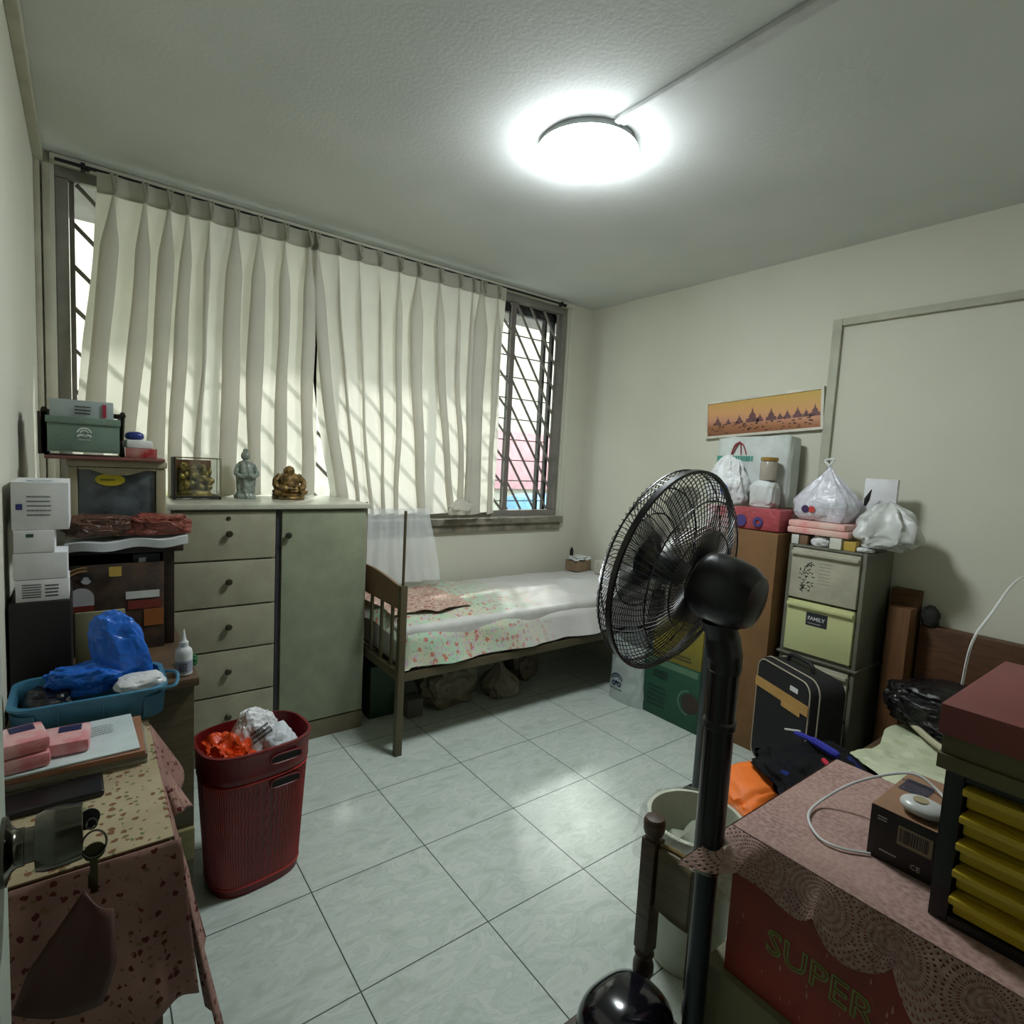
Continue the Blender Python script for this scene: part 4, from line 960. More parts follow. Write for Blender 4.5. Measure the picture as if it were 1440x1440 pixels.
for (z0, z1, m_, nm) in ((.812, 1.050, DW, 'white top drawer'), (.556, .802, DY, 'pale yellow second drawer'), (.30, .515, DW, 'white third drawer'), (.02, .29, DW, 'lowest white drawer')):
    b = BM(); box(b, 2.850, 3.15, .996, 1.294, z0, z1, .006); d_ = part('drawer', b, m_, TW, nm)
    b = BM(); box(b, 2.836, 2.8495, .998, 1.292, z1-.030, z1-.012, .004); part('pull_lip', b, m_, d_)
    if nm.startswith('white top'):
        b = BM(); rd = random.Random(3)
        for i in range(38):
            a_, c0 = rd.uniform(0, .062), rd.uniform(0, .135); ln = rd.uniform(.008, .02); th_ = rd.choice((0, PI/2, .6, -.6))
            du = Matrix.Rotation(th_, 3, 'X') @ V(0, -1, 0); quad(b, V(2.850, 1.255-a_, .850+c0), du, du.cross(V(-1, 0, 0))*-1, ln, .0038, .001)
        part('printed_characters', b, mat('green_black_ink', (34, 48, 34), .6), d_, smooth=False)
        b = BM(); strokes(b, (2.850, 1.165, .89), LY, UZ, .07, .11, 7, 3, bold=.2); part('fine_print', b, mat('faded_ink', (140, 138, 120), .6), d_, smooth=False)
    if 'yellow' in nm:
        b = BM(); quad(b, (2.850, 1.200, .695), LY, UZ, .095, .062, .001); lb = part('label', b, INK, d_, 'black label with white capitals')
        b = BM(); text_bm(b, 'FAMILY', (2.8488, 1.192, .722), LY, UZ, .0235, .0012, offset=.0004); strokes(b, (2.8488, 1.19, .704), LY, UZ, .075, .006, 1, 2, th=.001); part('lettering', b, PAPER, lb, smooth=False)
# small boxes on the tower top
for i, (y0, y1, x0, h, c, lb) in enumerate(((1.275, 1.31, 2.86, .045, (210, 210, 204), 'tiny white box at the left front edge of the drawer tower top'), (1.235, 1.272, 2.862, .045, (120, 92, 66), 'tiny brown box beside the white one on the tower top'), (1.085, 1.135, 2.858, .050, (212, 212, 198), 'white cream coloured box near the middle of the tower top'), (1.03, 1.08, 2.870, .042, (190, 160, 70), 'small yellow packet on the right part of the tower top'))):
    carton('small_box', x0, x0+.06, y0, y1, 1.0665, 1.0665+h, mat('small_box_%d' % i, c, .5), lb, group='small boxes on the tower top')
b = BM(); blob(b, (2.885, 1.185, 1.0665), (.026, .04, .046), 61, .15, .9, sub=4); solo('clear_tub', b, WBAG, 'small white wrapped tub between the boxes on the tower top', 'tub')
b = BM(); blob(b, (2.90, 1.0, 1.0675), (.035, .035, .022), 62, .15, .9, sub=3); solo('white_packet', b, PAPER, 'flat white packet at the right front corner of the tower top', 'packet')
# packets above
b = BM(); rotbox(b, (2.965, 1.20, 1.1185), (.22, .27, .030), rz=.05, bev=.008); solo('pink_packet', b, mat('pink_packet_print', (214, 140, 136), .35, col2=(220, 190, 178), scale=14), 'lower flat pink packet lying on the boxes of the drawer tower', 'packet', 'pink packets on the tower')
b = BM(); rotbox(b, (2.965, 1.205, 1.149), (.20, .26, .030), rz=-.03, bev=.010); solo('pink_packet', b, mat('pink_packet_print', (214, 140, 136)), 'upper flat pink packet in the pile on the drawer tower', 'packet', 'pink packets on the tower')
b = BM(); rotbox(b, (2.91, 1.485, 1.1055), (.17, .26, .115), bev=.02)
for v in b.verts: v.co += V(.006, .006, .006)*noise.noise(v.co*22)
rp = solo('red_blue_packet', b, film('red_blue_film', (168, 76, 82), 1, .25, .6, 20), 'red packet with blue printing on top of the tall brown carton', 'packet')
for sp_ in ((0, 0, 0, .03, 0, 2*PI), (.09, 0, .012, .026, 0, 2*PI)):
    q = BM(); arcs(q, (2.8225, 1.555, 1.15), LY, UZ, [sp_], .004); part('blue_print', q, mat('dark_blue_print', (70, 60, 120), .5), rp, smooth=False)
b = BM(); rotbox(b, (2.92, 1.70, 1.0605), (.18, .14, .15), rz=.1, bev=.012); rp2 = solo('striped_packet', b, mat('red_white_print', (170, 60, 64), .5, col2=(210, 205, 205), scale=10), 'red and white packet behind the fan cage on the grey-brown carton', 'packet')
# big white paper bag by the wall
SB = thing('white_shopping_bag', (3.10, 1.64, 1.107), 'big white shopping bag with red and teal printing against the wall under the picture', 'bag')
b = BM()
def bigbag(u, v):
    a = 2*PI*u; c_, s_ = math.cos(a), math.sin(a)
    x = math.copysign(abs(c_)**.35, c_)*.072; y = math.copysign(abs(s_)**.35, s_)*.215*(1-.02*v)
    return V(3.095+x+.004*noise.noise(V(a*4, v*4, 1)), 1.655+y+.006*noise.noise(V(a*4, v*4, 9)), 1.223+.365*v+.01*math.sin(a*2)*v)
grid(b, 96, 16, bigbag); part('bag_body', b, mat('white_glossy_paper', (206, 212, 208), .4, bmp=.25, bscale=14), SB)
b = BM()
tube(b, smooth_path([(3.02, 1.765, 1.49), (3.015, 1.74, 1.545), (3.016, 1.70, 1.548), (3.02, 1.675, 1.49)], 6), .0035, 6); tube(b, smooth_path([(3.018, 1.755, 1.49), (3.012, 1.715, 1.56), (3.018, 1.705, 1.49)], 6), .0028, 6)
part('handle_print', b, mat('red_cord', (150, 50, 60), .6), SB)
b = BM(); strokes(b, (3.0225, 1.80, 1.455), LY, UZ, .22, .028, 1, 4, bold=1, th=.003); quad(b, (3.0225, 1.85, 1.44), LY, UZ, .05, .04, .003); part('teal_print', b, mat('teal_ink', (70, 150, 132), .6), SB, smooth=False)
b = BM(); blob(b, (2.96, 1.735, 1.222), (.066, .115, .265), 71, .16, .8, .35, sub=5); cb = solo('white_carrier_bag', b, WBAG, 'crumpled white carrier bag with blue print beside the fan top', 'plastic bag')
b = BM(); arcs(b, (2.885, 1.70, 1.30), LY, UZ, [(0, 0, 0, .025, 0, 2*PI)], .012); part('blue_print', b, mat('bright_blue_print', (70, 100, 190), .5), cb, smooth=False)
b = BM(); blob(b, (2.955, 1.515, 1.2215), (.052, .066, .135), 73, .07, .5, sub=5); solo('white_wrapped_box', b, mat('wrapped_white', (206, 210, 208), .4, bmp=.5, bscale=16), 'small white wrapped box under the glass jar', 'box')
J = thing('glass_jar', (2.955, 1.505, 1.357), 'clear glass jar with a gold lid standing on the white wrapped box', 'jar')
b = BM(); lathe(b, [(.036, 0), (.042, .004), (.042, .092), (.036, .100)], (2.955, 1.505, 1.357), n=28); part('jar_body', b, mat('cloudy_glass', (176, 166, 152), .15, alpha=.75), J)
b = BM(); lathe(b, [(.034, 0), (.034, .02), (.02, .024)], (2.955, 1.505, 1.362), n=20); part('contents', b, BLACKM, J)
b = BM(); lathe(b, [(.040, 0), (.042, .002), (.042, .016), (.038, .019), (.01, .019)], (2.955, 1.505, 1.4575), n=28); part('lid', b, mat('gold_lid', (176, 140, 72), .35, .7), J)
# tied clear bag with red/purple emblem
b = BM(); blob(b, (2.985, 1.22, 1.1815), (.085, .145, .27), 75, .08, .7, 1.15, sub=5)
tb = solo('tied_clear_bag', b, film('milky_bag_film', (208, 208, 216), .9, .2, .6, 24), 'milky plastic bag tied to a point with a purple and red emblem', 'plastic bag')
b = BM(); tube(b, smooth_path([(2.985, 1.23, 1.44), (2.975, 1.20, 1.475), (2.99, 1.25, 1.47), (2.985, 1.215, 1.44)], 6), .005, 6); part('knot', b, WBAG, tb)
b = BM(); arcs(b, (2.905, 1.275, 1.235), LY, UZ, [(0, 0, .004, .018, 0, 2*PI)], .012); part('purple_emblem', b, mat('purple_print', (60, 34, 90), .5), tb, smooth=False)
b = BM(); arcs(b, (2.905, 1.245, 1.235), LY, UZ, [(0, 0, .0, .016, 0, 2*PI)], .012); part('red_emblem', b, mat('coral_print', (200, 70, 60), .5), tb, smooth=False)
b = BM(); blob(b, (2.98, .95, 1.092), (.11, .125, .20), 77, .15, .7, .35, sub=5, rot=.2)
for v in b.verts: v.co.z -= max(0, .93-v.co.y)*.15; v.co.x = min(v.co.x, 3.19)
wb = solo('white_carrier_bag', b, mat('white_carrier_plastic', (204, 206, 202), .4, bmp=.6, bscale=14), 'large white carrier bag sagging over the right edge of the drawer tower', 'plastic bag')
b = BM(); rotbox(b, (3.06, 1.02, 1.24), (.03, .13, .155), bev=.002, rz=.1); solo('white_card_box', b, WHITE, 'upright thin white box behind the sagging carrier bag', 'box')
b = BM(); tube(b, [(2.99, 1.055, 1.27), (2.99, 1.05, 1.30), (2.99, 1.035, 1.345)], [.006, .012, .002], 8); solo('black_comb', b, BLACKM, 'black pointed object sticking up behind the sagging carrier bag', 'comb')
# cardboard behind the tower
carton('flat_brown_carton', 3.12, 3.18, .845, .955, 0, .90, m_wood('old_brown_card', (74, 50, 28), (98, 66, 36), .8), 'tall flat brown cardboard piece leaning by the right wall')
carton('narrow_brown_carton', 3.02, 3.10, .84, .925, 0, .83, m_wood('ribbed_brown_card', (84, 54, 28), (116, 78, 42), .7, (1, 30, 1)), 'narrow upright brown carton beside the drawer tower')
HB = carton('brown_headboard', 3.13, 3.195, .30, .835, 0, .755, m_wood('mid_brown_board', (66, 40, 22), (94, 60, 34), .5, (1, 1, 8)), 'long low brown wooden board along the right wall', 'board', .006)
b = BM(); blob(b, (3.14, .80, .756), (.03, .035, .09), 81, .12, .9, sub=4); solo('dark_pouch', b, mat('dark_grey_cloth', (42, 40, 36), .9), 'small dark round pouch on the brown board by the wall', 'pouch')
# bench with clothes
b = BM(); box(b, 2.14, 2.98, .24, .78, .345, .38, .004)
BE = thing('low_bench', (2.5, .52, 0), 'low wooden bench under the heaped clothes by the right wall', 'bench')
part('seat', b, BROWNW, BE)
for x in (2.17, 2.95):
    for y in (.27, .75):
        b = BM(); box(b, x-.02, x+.02, y-.02, y+.02, 0, .3445, .003); part('leg', b, BROWNW, BE)
WS = m_floral('pale_green_sheet', (194, 198, 170), [(178, 186, 154), (198, 202, 176)], 16, .4, .4, (180, 186, 156))
b = BM()
def wsf(u, v):
    x = 2.14+.82*u; y = .26+.50*v; z = .405+.020*noise.noise(V(x*5, y*5, 3))+.014*abs(noise.noise(V(x*13, y*13, 1)))
    x += .05*noise.noise(V(y*4, 7, 1)); y += .03*noise.noise(V(x*5, 2, 1)); return V(x, y, z)
grid(b, 60, 40, wsf); solo('pale_sheet', b, WS, 'pale green-white bed sheet spread on the low bench', 'sheet')
b = BM(); tube(b, smooth_path([(2.86, .80, .43), (2.72, .70, .445), (2.62, .60, .44), (2.54, .47, .43)], 8), .012, 8); solo('rolled_hem', b, mat('cream_cotton', (196, 190, 160), .8), 'cream rolled edge of cloth lying under the black bag on the bench', 'cloth')
b = BM(); blob(b, (2.84, .64, .430), (.17, .18, .165), 91, .13, .75, sub=5, rot=-.2); solo('black_bin_bag', b, BLACKG, 'shiny black plastic bag heaped on the bench against the right wall', 'plastic bag')
b = BM(); blob(b, (2.66, .38, .435), (.11, .11, .06), 92, .13, .75, sub=4); solo('black_bin_bag', b, BLACKG, 'flat black plastic bag on the bench beside the maroon box', 'plastic bag')
b = BM(); blob(b, (2.08, .77, .30), (.20, .16, .165), 93, .14, .7, sub=5, rot=-.55)
for v in b.verts: v.co.z = max(v.co.z, .412)-.0
CLB = m_floral('black_print_cloth', (10, 10, 14), [(26, 38, 96), (12, 12, 26)], 7, .26, .35, (8, 8, 10))
solo('black_clothes', b, CLB, 'heap of black clothes with a blue print beside the suitcase', 'clothes')
b = BM(); tube(b, smooth_path([(2.24, .92, .44), (2.15, .82, .478), (2.10, .72, .485)], 8), [.010]*8+[.014]*8+[.008], 8); solo('blue_sleeve', b, mat('royal_blue_cloth', (34, 40, 150), .8), 'royal blue strip of cloth lying on the black clothes', 'cloth')
b = BM(); tube(b, smooth_path([(2.04, .74, .480), (1.99, .68, .478), (1.96, .63, .455)], 8), [.008]*8+[.009]*8+[.004], 8); solo('red_strap', b, mat('bright_red_cloth', (190, 34, 60), .8), 'short red stripe of cloth on the black clothes', 'cloth')
b = BM(); tube(b, [(2.28, .98, .42), (2.22, .90, .462)], .004, 6); solo('white_cord', b, PAPER, 'short white cord on the black clothes near the suitcase', 'cord')  # short length of white cord on the clothes
b = BM(); blob(b, (1.93, .90, .0), (.18, .120, .39), 95, .08, .55, sub=5, rot=-.35, fr=1.5)
solo('orange_bag', b, mat('bright_orange_cloth', (238, 118, 36), .6, bmp=.2, bscale=9, var=.08), 'bright orange bag standing on the floor between the fan and the suitcase', 'bag')

# suitcase
SC = thing('suitcase', (2.66, 1.15, 0), 'black upright suitcase with cream piping and a tan stripe before the drawer tower', 'suitcase')
dv = V(-.454, -.891, 0); tv = V(.891, -.454, 0); s0 = V(2.675, 1.325, .045)
def S(a, z, t): return s0+dv*a+V(0, 0, z)+tv*t
def rr(w_, h_, r_, n=8, inset=0, oy=0):
    pts = []
    for cx, cy, a0 in ((w_-r_, h_-r_, 0), (r_, h_-r_, PI/2), (r_, r_, PI), (w_-r_, r_, 1.5*PI)):
        for k in range(n):
            a = a0+PI/2*k/(n-1); pts.append((cx+(r_-inset)*math.cos(a), cy+(r_-inset)*math.sin(a)))
    return pts
SWd, SHt = .37, .50
b = BM(); rs = [[b.verts.new(S(a, z, t)) for a, z in rr(SWd, SHt, .06, inset=i_)] for i_, t in ((.03, .0), (.004, .006), (0, .02), (0, .15), (.004, .165), (.03, .17))]
for A, B_ in zip(rs, rs[1:]):
    for j in range(len(A)): b.faces.new((A[j], A[(j+1) % len(A)], B_[(j+1) % len(A)], B_[j]))
b.faces.new(rs[0]); b.faces.new(rs[-1]); part('shell', b, mat('black_nylon', (9, 9, 12), .75, bmp=.3, bscale=300), SC)
b = BM()
for i_, t in ((.010, .004), (-.002, .040)): tube(b, [S(a, z, t) for a, z in rr(SWd, SHt, .06, inset=i_)], .0032, 6, True)
part('piping', b, mat('cream_piping', (176, 166, 146), .5), SC)
b = BM(); quad(b, S(.008, .355, -.001), dv, (0, 0, 1), SWd-.016, .045, .002); quad(b, S(.20, .335, -.003), dv, (0, 0, 1), .12, .022, .002); part('tan_stripe', b, mat('tan_webbing', (176, 136, 76), .7), SC)
b = BM(); quad(b, S(.245, .425, -.001), dv, (0, 0, 1), .05, .020, .002); part('name_plate', b, PAPER, SC)
b = BM(); tube(b, smooth_path([S(.10, .502, .09), S(.12, .535, .09), S(.24, .535, .09), S(.26, .502, .09)], 6), .009, 8); part('top_handle', b, BLACKM, SC)
for a in (.04, .33):
    b = BM(); p = S(a, -.022, .13); cyl(b, p-dv*.012, p+dv*.012, .0225, n=18); part('wheel', b, BLACKM, SC)
    b = BM(); p = S(a, -.0, .04); box(b, p.x-.012, p.x+.012, p.y-.012, p.y+.012, 0.0, .047); part('foot', b, BLACKM, SC)
# grey trolley pole behind the fan column
TRO = thing('luggage_trolley', (2.1, 1.25, 0), 'slim grey metal trolley pole standing behind the fan column', 'trolley')
b = BM(); cyl(b, (2.18, 1.27, .02), (2.18, 1.27, .74), .020, n=16); part('pole', b, mat('grey_painted_metal', (70, 78, 80), .35, .5), TRO)
b = BM(); box(b, 2.10, 2.26, 1.19, 1.35, 0, .019, .004); part('base', b, BLACKM, TRO)
b = BM(); cyl(b, (2.18, 1.27, .7405), (2.18, 1.27, .78), .023, .018, 16); part('cap', b, STEEL, TRO)

# ------------------------------------------------------------------ stand fan
FN = thing('stand_fan', (1.11, .56, 0), 'black pedestal fan with a round wire cage in front of the bed', 'fan')
hub = V(1.077, .664, 1.187); ax = V(math.sin(math.radians(-5))*math.cos(math.radians(10)), math.cos(math.radians(-5))*math.cos(math.radians(10)), math.sin(math.radians(10))).normalized()
e1 = ax.cross(V(0, 0, 1)).normalized(); e2 = e1.cross(ax)
def F(r, a, d): return hub+e1*(r*math.cos(a))+e2*(r*math.sin(a))+ax*d
WIRE = mat('black_wire', (20, 20, 26), .35)
def grille(bm, r0, depth0, n, tw, swirl, prof):
    for i in range(n):
        a = 2*PI*i/n
        tube(bm, [F(r, a+swirl*(1-r/.2), d) for r, d in prof], tw, 4)
rp_ = [(.045, -.050), (.085, -.054), (.13, -.048), (.17, -.034), (.19, -.018), (.200, 0)]
fp_ = [(.045, .070), (.085, .070), (.13, .064), (.17, .050), (.192, .036), (.199, .024), (.200, .002)]
b = BM(); grille(b, .05, 0, 92, .00095, .35, rp_)
for r, d in ((.045, -.050), (.10, -.053), (.155, -.041)): tube(b, [F(r, 2*PI*i/60, d) for i in range(60)], .0016, 5, True)
part('rear_grille', b, WIRE, FN)
b = BM(); grille(b, .05, 0, 92, .00095, -.35, fp_)
for r, d in ((.10, .069), (.155, .057), (.199, .025)): tube(b, [F(r, 2*PI*i/60, d) for i in range(60)], .0016, 5, True)
part('front_grille', b, WIRE, FN)
b = BM(); n = 72
ring = [[b.verts.new(F(r, 2*PI*i/n, d)) for i in range(n)] for r, d in ((.199, -.0055), (.2045, -.005), (.2045, .005), (.199, .0055))]
for k in range(4):
    A, B_ = ring[k], ring[(k+1) % 4]
    for j in range(n): b.faces.new((A[j], A[(j+1) % n], B_[(j+1) % n], B_[j]))
part('rim_band', b, BLACK, FN)
b = BM(); lathe(b, [(.044, 0), (.046, .004), (.042, .010), (.01, .012)], hub+ax*.064, ax, 28); part('front_cap', b, BLACK, FN)
b = BM(); lathe(b, [(.030, 0), (.030, .001), (.0, .0012)], hub+ax*.0635, -ax, 28); lathe(b, [(.034, 0), (.034, .001), (.0, .0012)], hub+ax*.0765, ax, 28); part('badge', b, mat('olive_badge', (110, 104, 40), .5), FN, 'round olive yellow badge')
b = BM(); lathe(b, [(.026, -.03), (.030, -.02), (.030, .018), (.022, .028), (.0, .03)], hub+ax*.02, ax, 24); bl = part('blade_hub', b, BLACK, FN)
BLD = mat('smoky_blade_plastic', (62, 66, 74), .25, alpha=.42)
for k in range(5):
    b = BM()
    def bf(u, v, k=k):
        r = .026+.142*v; a = 2*PI*k/5+(u-.5)*(.55+.55*math.sin(min(1, v*1.15)*PI*.62))+.35*v
        return F(r, a, .02+(u-.5)*-.042*(1-.3*v))
    grid(b, 10, 12, bf); o = part('blade', b, BLD, bl); o.modifiers.new('s', 'SOLIDIFY').thickness = .002
b = BM(); lathe(b, [(.030, -.048), (.048, -.054), (.056, -.062), (.060, -.08), (.060, -.115), (.056, -.145), (.044, -.164), (.020, -.171), (.0, -.172)], hub, ax, 32)
for v in b.verts:
    d = v.co-hub; h = d.dot(e2); v.co += e2*(.10*h if h > 0 else .04*h)
part('motor_housing', b, BLACK, FN)
b = BM()
for k in range(7):
    a = -.5+k*.18; p0 = hub+ax*-.14; q0 = e1*(.0575*math.cos(a))+e2*(.059*math.sin(a)); tube(b, [p0+q0*1.0+ax*.045, p0+q0*.98+ax*-.005], .0018, 5)
part('vent_slots', b, BLACKM, FN)
px_, py_ = 1.106, .560
b = BM(); tube(b, smooth_path([hub+ax*-.105-e2*.05, V(px_-.002, py_+.008, 1.075), V(px_, py_, 1.035), V(px_, py_, 1.015)], 6), [.030]*6+[.032]*6+[.030]*6+[.028], 16); part('neck_joint', b, BLACK, FN)
b = BM(); cyl(b, (px_, py_, .64), (px_, py_, 1.018), .027, n=28); part('upper_column', b, mat('gloss_black_plastic', (8, 8, 12), .25), FN)
b = BM(); lathe(b, [(.027, 0), (.0305, .003), (.0305, .014), (.027, .018)], (px_, py_, .905), n=28); part('collar', b, BLACK, FN)
b = BM(); lathe(b, [(.0225, 0), (.0245, .003), (.0245, .010), (.0225, .012)], (px_, py_, .618), n=28); part('lower_collar', b, STEEL, FN)
b = BM(); cyl(b, (px_, py_, .05), (px_, py_, .6395), .0205, n=24); part('lower_column', b, mat('gunmetal', (38, 44, 48), .3, .6), FN)
b = BM(); box(b, .87, 1.142, .40, .584, 0, .03, .006); cyl(b, (px_, py_-.001, .0305), (px_, py_-.001, .05), .021, .019, 20); part('base', b, BLACK, FN)

# ------------------------------------------------------------------ wooden chair
CH = thing('wooden_chair', (1.08, .68, 0), 'small low dark wooden chair with turned posts beside the fan column', 'chair')
cw = m_wood('chair_walnut', (48, 36, 26), (82, 62, 44), .45)
def tpost(x, y):
    bb = BM(); lathe(bb, [(.020, 0), (.022, .18), (.018, .20), (.024, .215), (.024, .235), (.019, .25), (.023, .262), (.019, .272)], (x, y, 0), n=20)
    box(bb, x-.019, x+.019, y-.019, y+.019, .273, .545, .004)
    lathe(bb, [(.016, 0), (.012, .006), (.022, .012), (.0245, .022), (.0245, .040), (.020, .048), (.005, .051)], (x, y, .546), n=24); return bb
PX, PY = 1.182, .742
part('back_post', tpost(PX, PY), cw, CH)
part('back_post', tpost(PX+.003, PY-.134), cw, CH)
b = BM()
grid(b, 16, 6, lambda u, v: V(PX+.002+.002*u+.010*math.sin(u*PI), PY-.0195-.095*u, .395+.140*v-.012*math.sin(u*PI)*(1-v)))
o = part('back_panel', b, m_wood('chair_panel', (72, 62, 40), (96, 84, 56), .5), CH); o.modifiers.new('s', 'SOLIDIFY').thickness = .014
b = BM(); tube(b, [V(PX+.002+.002*u_+.010*math.sin(u_*PI), PY-.0195-.095*u_, .538) for u_ in [i/16 for i in range(17)]], .005, 6); part('top_moulding', b, mat('gilt_edge', (120, 98, 52), .5), CH)
for (x, y) in ((.97, .745), (.97, .612)):
    b = BM(); cyl(b, (x, y, 0), (x, y, .1695), .018, .021, 16); part('front_leg', b, cw, CH)
b = BM(); box(b, .945, 1.162, .590, .768, .170, .195, .004); part('seat', b, cw, CH)
b = BM()
r_ = bmesh.ops.create_uvsphere(b, u_segments=40, v_segments=24, radius=1)
for v in b.verts: v.co = V(1.056+.105*math.copysign(abs(v.co.x)**.8, v.co.x), .684+.090*math.copysign(abs(v.co.y)**.8, v.co.y), .1955+.088*max(0, v.co.z)**.85)
HM = solo('black_cushion', b, mat('gloss_black_vinyl', (14, 13, 22), .16, coat=.5), 'domed glossy black vinyl cushion on the seat of the low wooden chair', 'cushion')

# pail with clear bag
PL = thing('white_pail', (1.50, .86, 0), 'white plastic pail lined with a clear bag behind the wooden chair', 'pail')
pc = V(1.52, .85, 0)
b = BM(); lathe(b, [(.095, 0), (.10, .004), (.128, .395), (.136, .400), (.136, .412), (.124, .413), (.094, .02)], pc, n=40); part('pail_body', b, mat('offwhite_plastic', (186, 190, 172), .4), PL)
b = BM()
def lin(u, v):
    a = 2*PI*u; r = .139+.030*v+.014*noise.noise(V(math.cos(a)*3, math.sin(a)*3, v*4)); return V(pc.x+r*math.cos(a), pc.y+r*math.sin(a), .420-.12*v+.02*noise.noise(V(math.cos(a)*4, math.sin(a)*4, 3)))
grid(b, 80, 12, lin); part('bag_liner', b, film('thin_clear_film', (216, 220, 214), .32, .12, .7, 24), PL)
b = BM(); blob(b, (1.52, .85, .03), (.085, .085, .34), 97, .12, .8, sub=4); part('contents', b, mat('pale_contents', (150, 156, 140), .7), PL)

# ------------------------------------------------------------------ foreground box pile with lace cloth
CR = mat('red_carton_card', (150, 52, 38), .55, var=.25, scale=5)
RB = thing('red_carton', (1.38, .32, .43), 'red carton printed SUPER under the lace cloth in the foreground', 'box')
b = BM(); box(b, 1.166, 1.60, .02, .540, .395, .694, .003); part('carton_body', b, CR, RB)
b = BM(); ch = math.atan2(-.041, .157)
up_ = V(0, -math.cos(-ch*-1), 0)
uu = V(0, -1, -.02).normalized(); vv = V(-1, 0, 0).cross(uu)*-1
vv = V(0, -.02, 1).normalized()
text_bm(b, 'SUPER', (1.166, .462, .497), uu, vv, .066, .0006, offset=.0016)
tx = part('lettering_outline', b, mat('olive_green_ink', (116, 128, 62), .6), RB, 'olive green outlined capitals', smooth=False)
b = BM(); text_bm(b, 'SUPER', (1.166, .462, .497), uu, vv, .066, .0016, offset=-.0022); part('lettering_fill', b, mat('carton_red_ink', (120, 38, 28), .6), tx, smooth=False)
b = BM(); text_bm(b, 'BOX', (1.166, .26, .412), uu, vv, .0, .0006) if False else strokes(b, (1.166, .24, .405), uu, vv, .14, .05, 1, 5, bold=.8, th=.001); part('printed_mark', b, mat('olive_green_ink', (116, 128, 62)), RB, smooth=False)
b = BM(); rd = random.Random(11)
for i in range(46):
    y, z = rd.uniform(.03, .53), rd.uniform(.40, .67); s = rd.uniform(.0018, .004)
    b.faces.new([b.verts.new(V(1.1652, y+s*math.sin(a)*.6*(1 if math.cos(a) < 0 else .6), z+s*1.9*math.cos(a))) for a in [2*PI*k/10 for k in range(10)]])
part('droplet_print', b, mat('pale_droplet', (170, 116, 92), .5), RB, smooth=False)
b = BM(); arcs(b, (1.166, .40, .645), uu, vv, [(0, 0, .012, .018, 0, 2*PI)]); strokes(b, (1.166, .465, .636), uu, vv, .05, .016, 1, 5, th=.001); part('green_mark', b, mat('olive_green_ink', (116, 128, 62)), RB, smooth=False)
b = BM(); box(b, 1.150, 1.62, .0, .575, 0, .394, .003); lc = solo('beige_carton', b, mat('beige_carton_card', (112, 108, 80), .7), 'dull beige carton on the floor under the red carton', 'box')

# cloth
LC = thing('lace_tablecloth', (1.38, .30, .695), 'dusty pink lace cloth with scalloped hem over the red carton', 'tablecloth')
LACE = m_lace(); XL0, YL1, ZT = 1.160, .546, .6965
b = BM(); box(b, XL0+.001, 1.62, -.02, YL1-.001, ZT, ZT+.002)
uvl = b.loops.layers.uv.verify()
for f in b.faces:
    for lp in f.loops: lp[uvl].uv = (.5, 3)
part('cloth_top', b, LACE, LC, smooth=False)
b = BM()
def dropf(u, v):         # along the left (-x) side then round the far corner
    s = u*.62; sc = abs(math.sin(PI*(s/.115+.5)))
    drop = (.050+.040*(1-sc**2)**.5 if True else 0)*(.75+.6*min(1, s/.4))
    drop = .052+.045*(sc**.7)
    drop *= .8+.5*min(1, s/.35)
    y = YL1-s; flare = max(0, 1-s/.10)
    x = XL0-.002-.018*v-.012*v*math.sin(s*42)
    p = V(x, y, ZT+.002-drop*v)
    if flare > 0: p += V(-.125*flare**1.5*v, .020*flare*v, (drop-.035)*flare*v)
    return p
grid(b, 160, 14, dropf, uvf=lambda u, v: (u*.62/.115, 1.0-v))
part('left_hem', b, LACE, LC, 'scalloped lace hem')
b = BM()
def backf(u, v):
    s = u*.46; sc = abs(math.sin(PI*(s/.115+.5))); drop = .05+.04*sc**.7; flare = max(0, 1-s/.10)
    p = V(XL0+s, YL1+.002+.012*v+.006*v*math.sin(s*42), ZT+.002-drop*v)
    if flare > 0: p += V(-.143*flare**1.5*v, .008*flare*v, (drop-.035)*flare*v)
    return p
grid(b, 120, 14, backf, uvf=lambda u, v: (u*.46/.115, 1.0-v)); part('back_hem', b, LACE, LC)
# black device box with barcode
BX = thing('black_device_box', (1.40, .305, .699), 'small black printed box with a barcode beside the yellow drawers', 'box')
b = BM(); box(b, 1.300, 1.50, .252, .360, .6990, .795, .0015); part('box_body', b, mat('black_card', (22, 18, 18), .45), BX)
b = BM(); box(b, 1.3005, 1.4995, .2525, .3595, .7955, .7965); part('top_panel', b, mat('tan_top_print', (150, 112, 84), .5), BX)
b = BM(); quad(b, (1.300, .315, .745), LY, UZ, .052, .034, .001); bc = part('barcode_label', b, mat('kraft_label', (150, 132, 108), .6), BX)
b = BM(); rd = random.Random(2); y = .312
while y > .268:
    w_ = rd.choice((.0008, .0014, .0022)); quad(b, (1.299, y, .751), LY, UZ, w_, .024, .0006); y -= w_+rd.choice((.0009, .0016))
part('barcode', b, INK, bc, smooth=False)
b = BM(); text_bm(b, 'CE', (1.300, .292, .712), LY, UZ, .013, .001); strokes(b, (1.300, .34, .716), LY, UZ, .035, .006, 1, 3); strokes(b, (1.300, .348, .772), LY, UZ, .02, .010, 2, 3); part('printed_marks', b, mat('light_ink', (190, 186, 180), .6), BX, smooth=False)
b = BM(); quad(b, (1.37, .35, .7965), (1, .1, 0), (-.1, -1, 0), .075, -.0, .001) if False else strokes(b, (1.40, .352, .7966), (0, -1, 0), (1, 0, 0), .06, .06, 5, 4, bold=.8); part('top_print', b, mat('blue_grey_ink', (40, 50, 76), .6), BX, smooth=False)
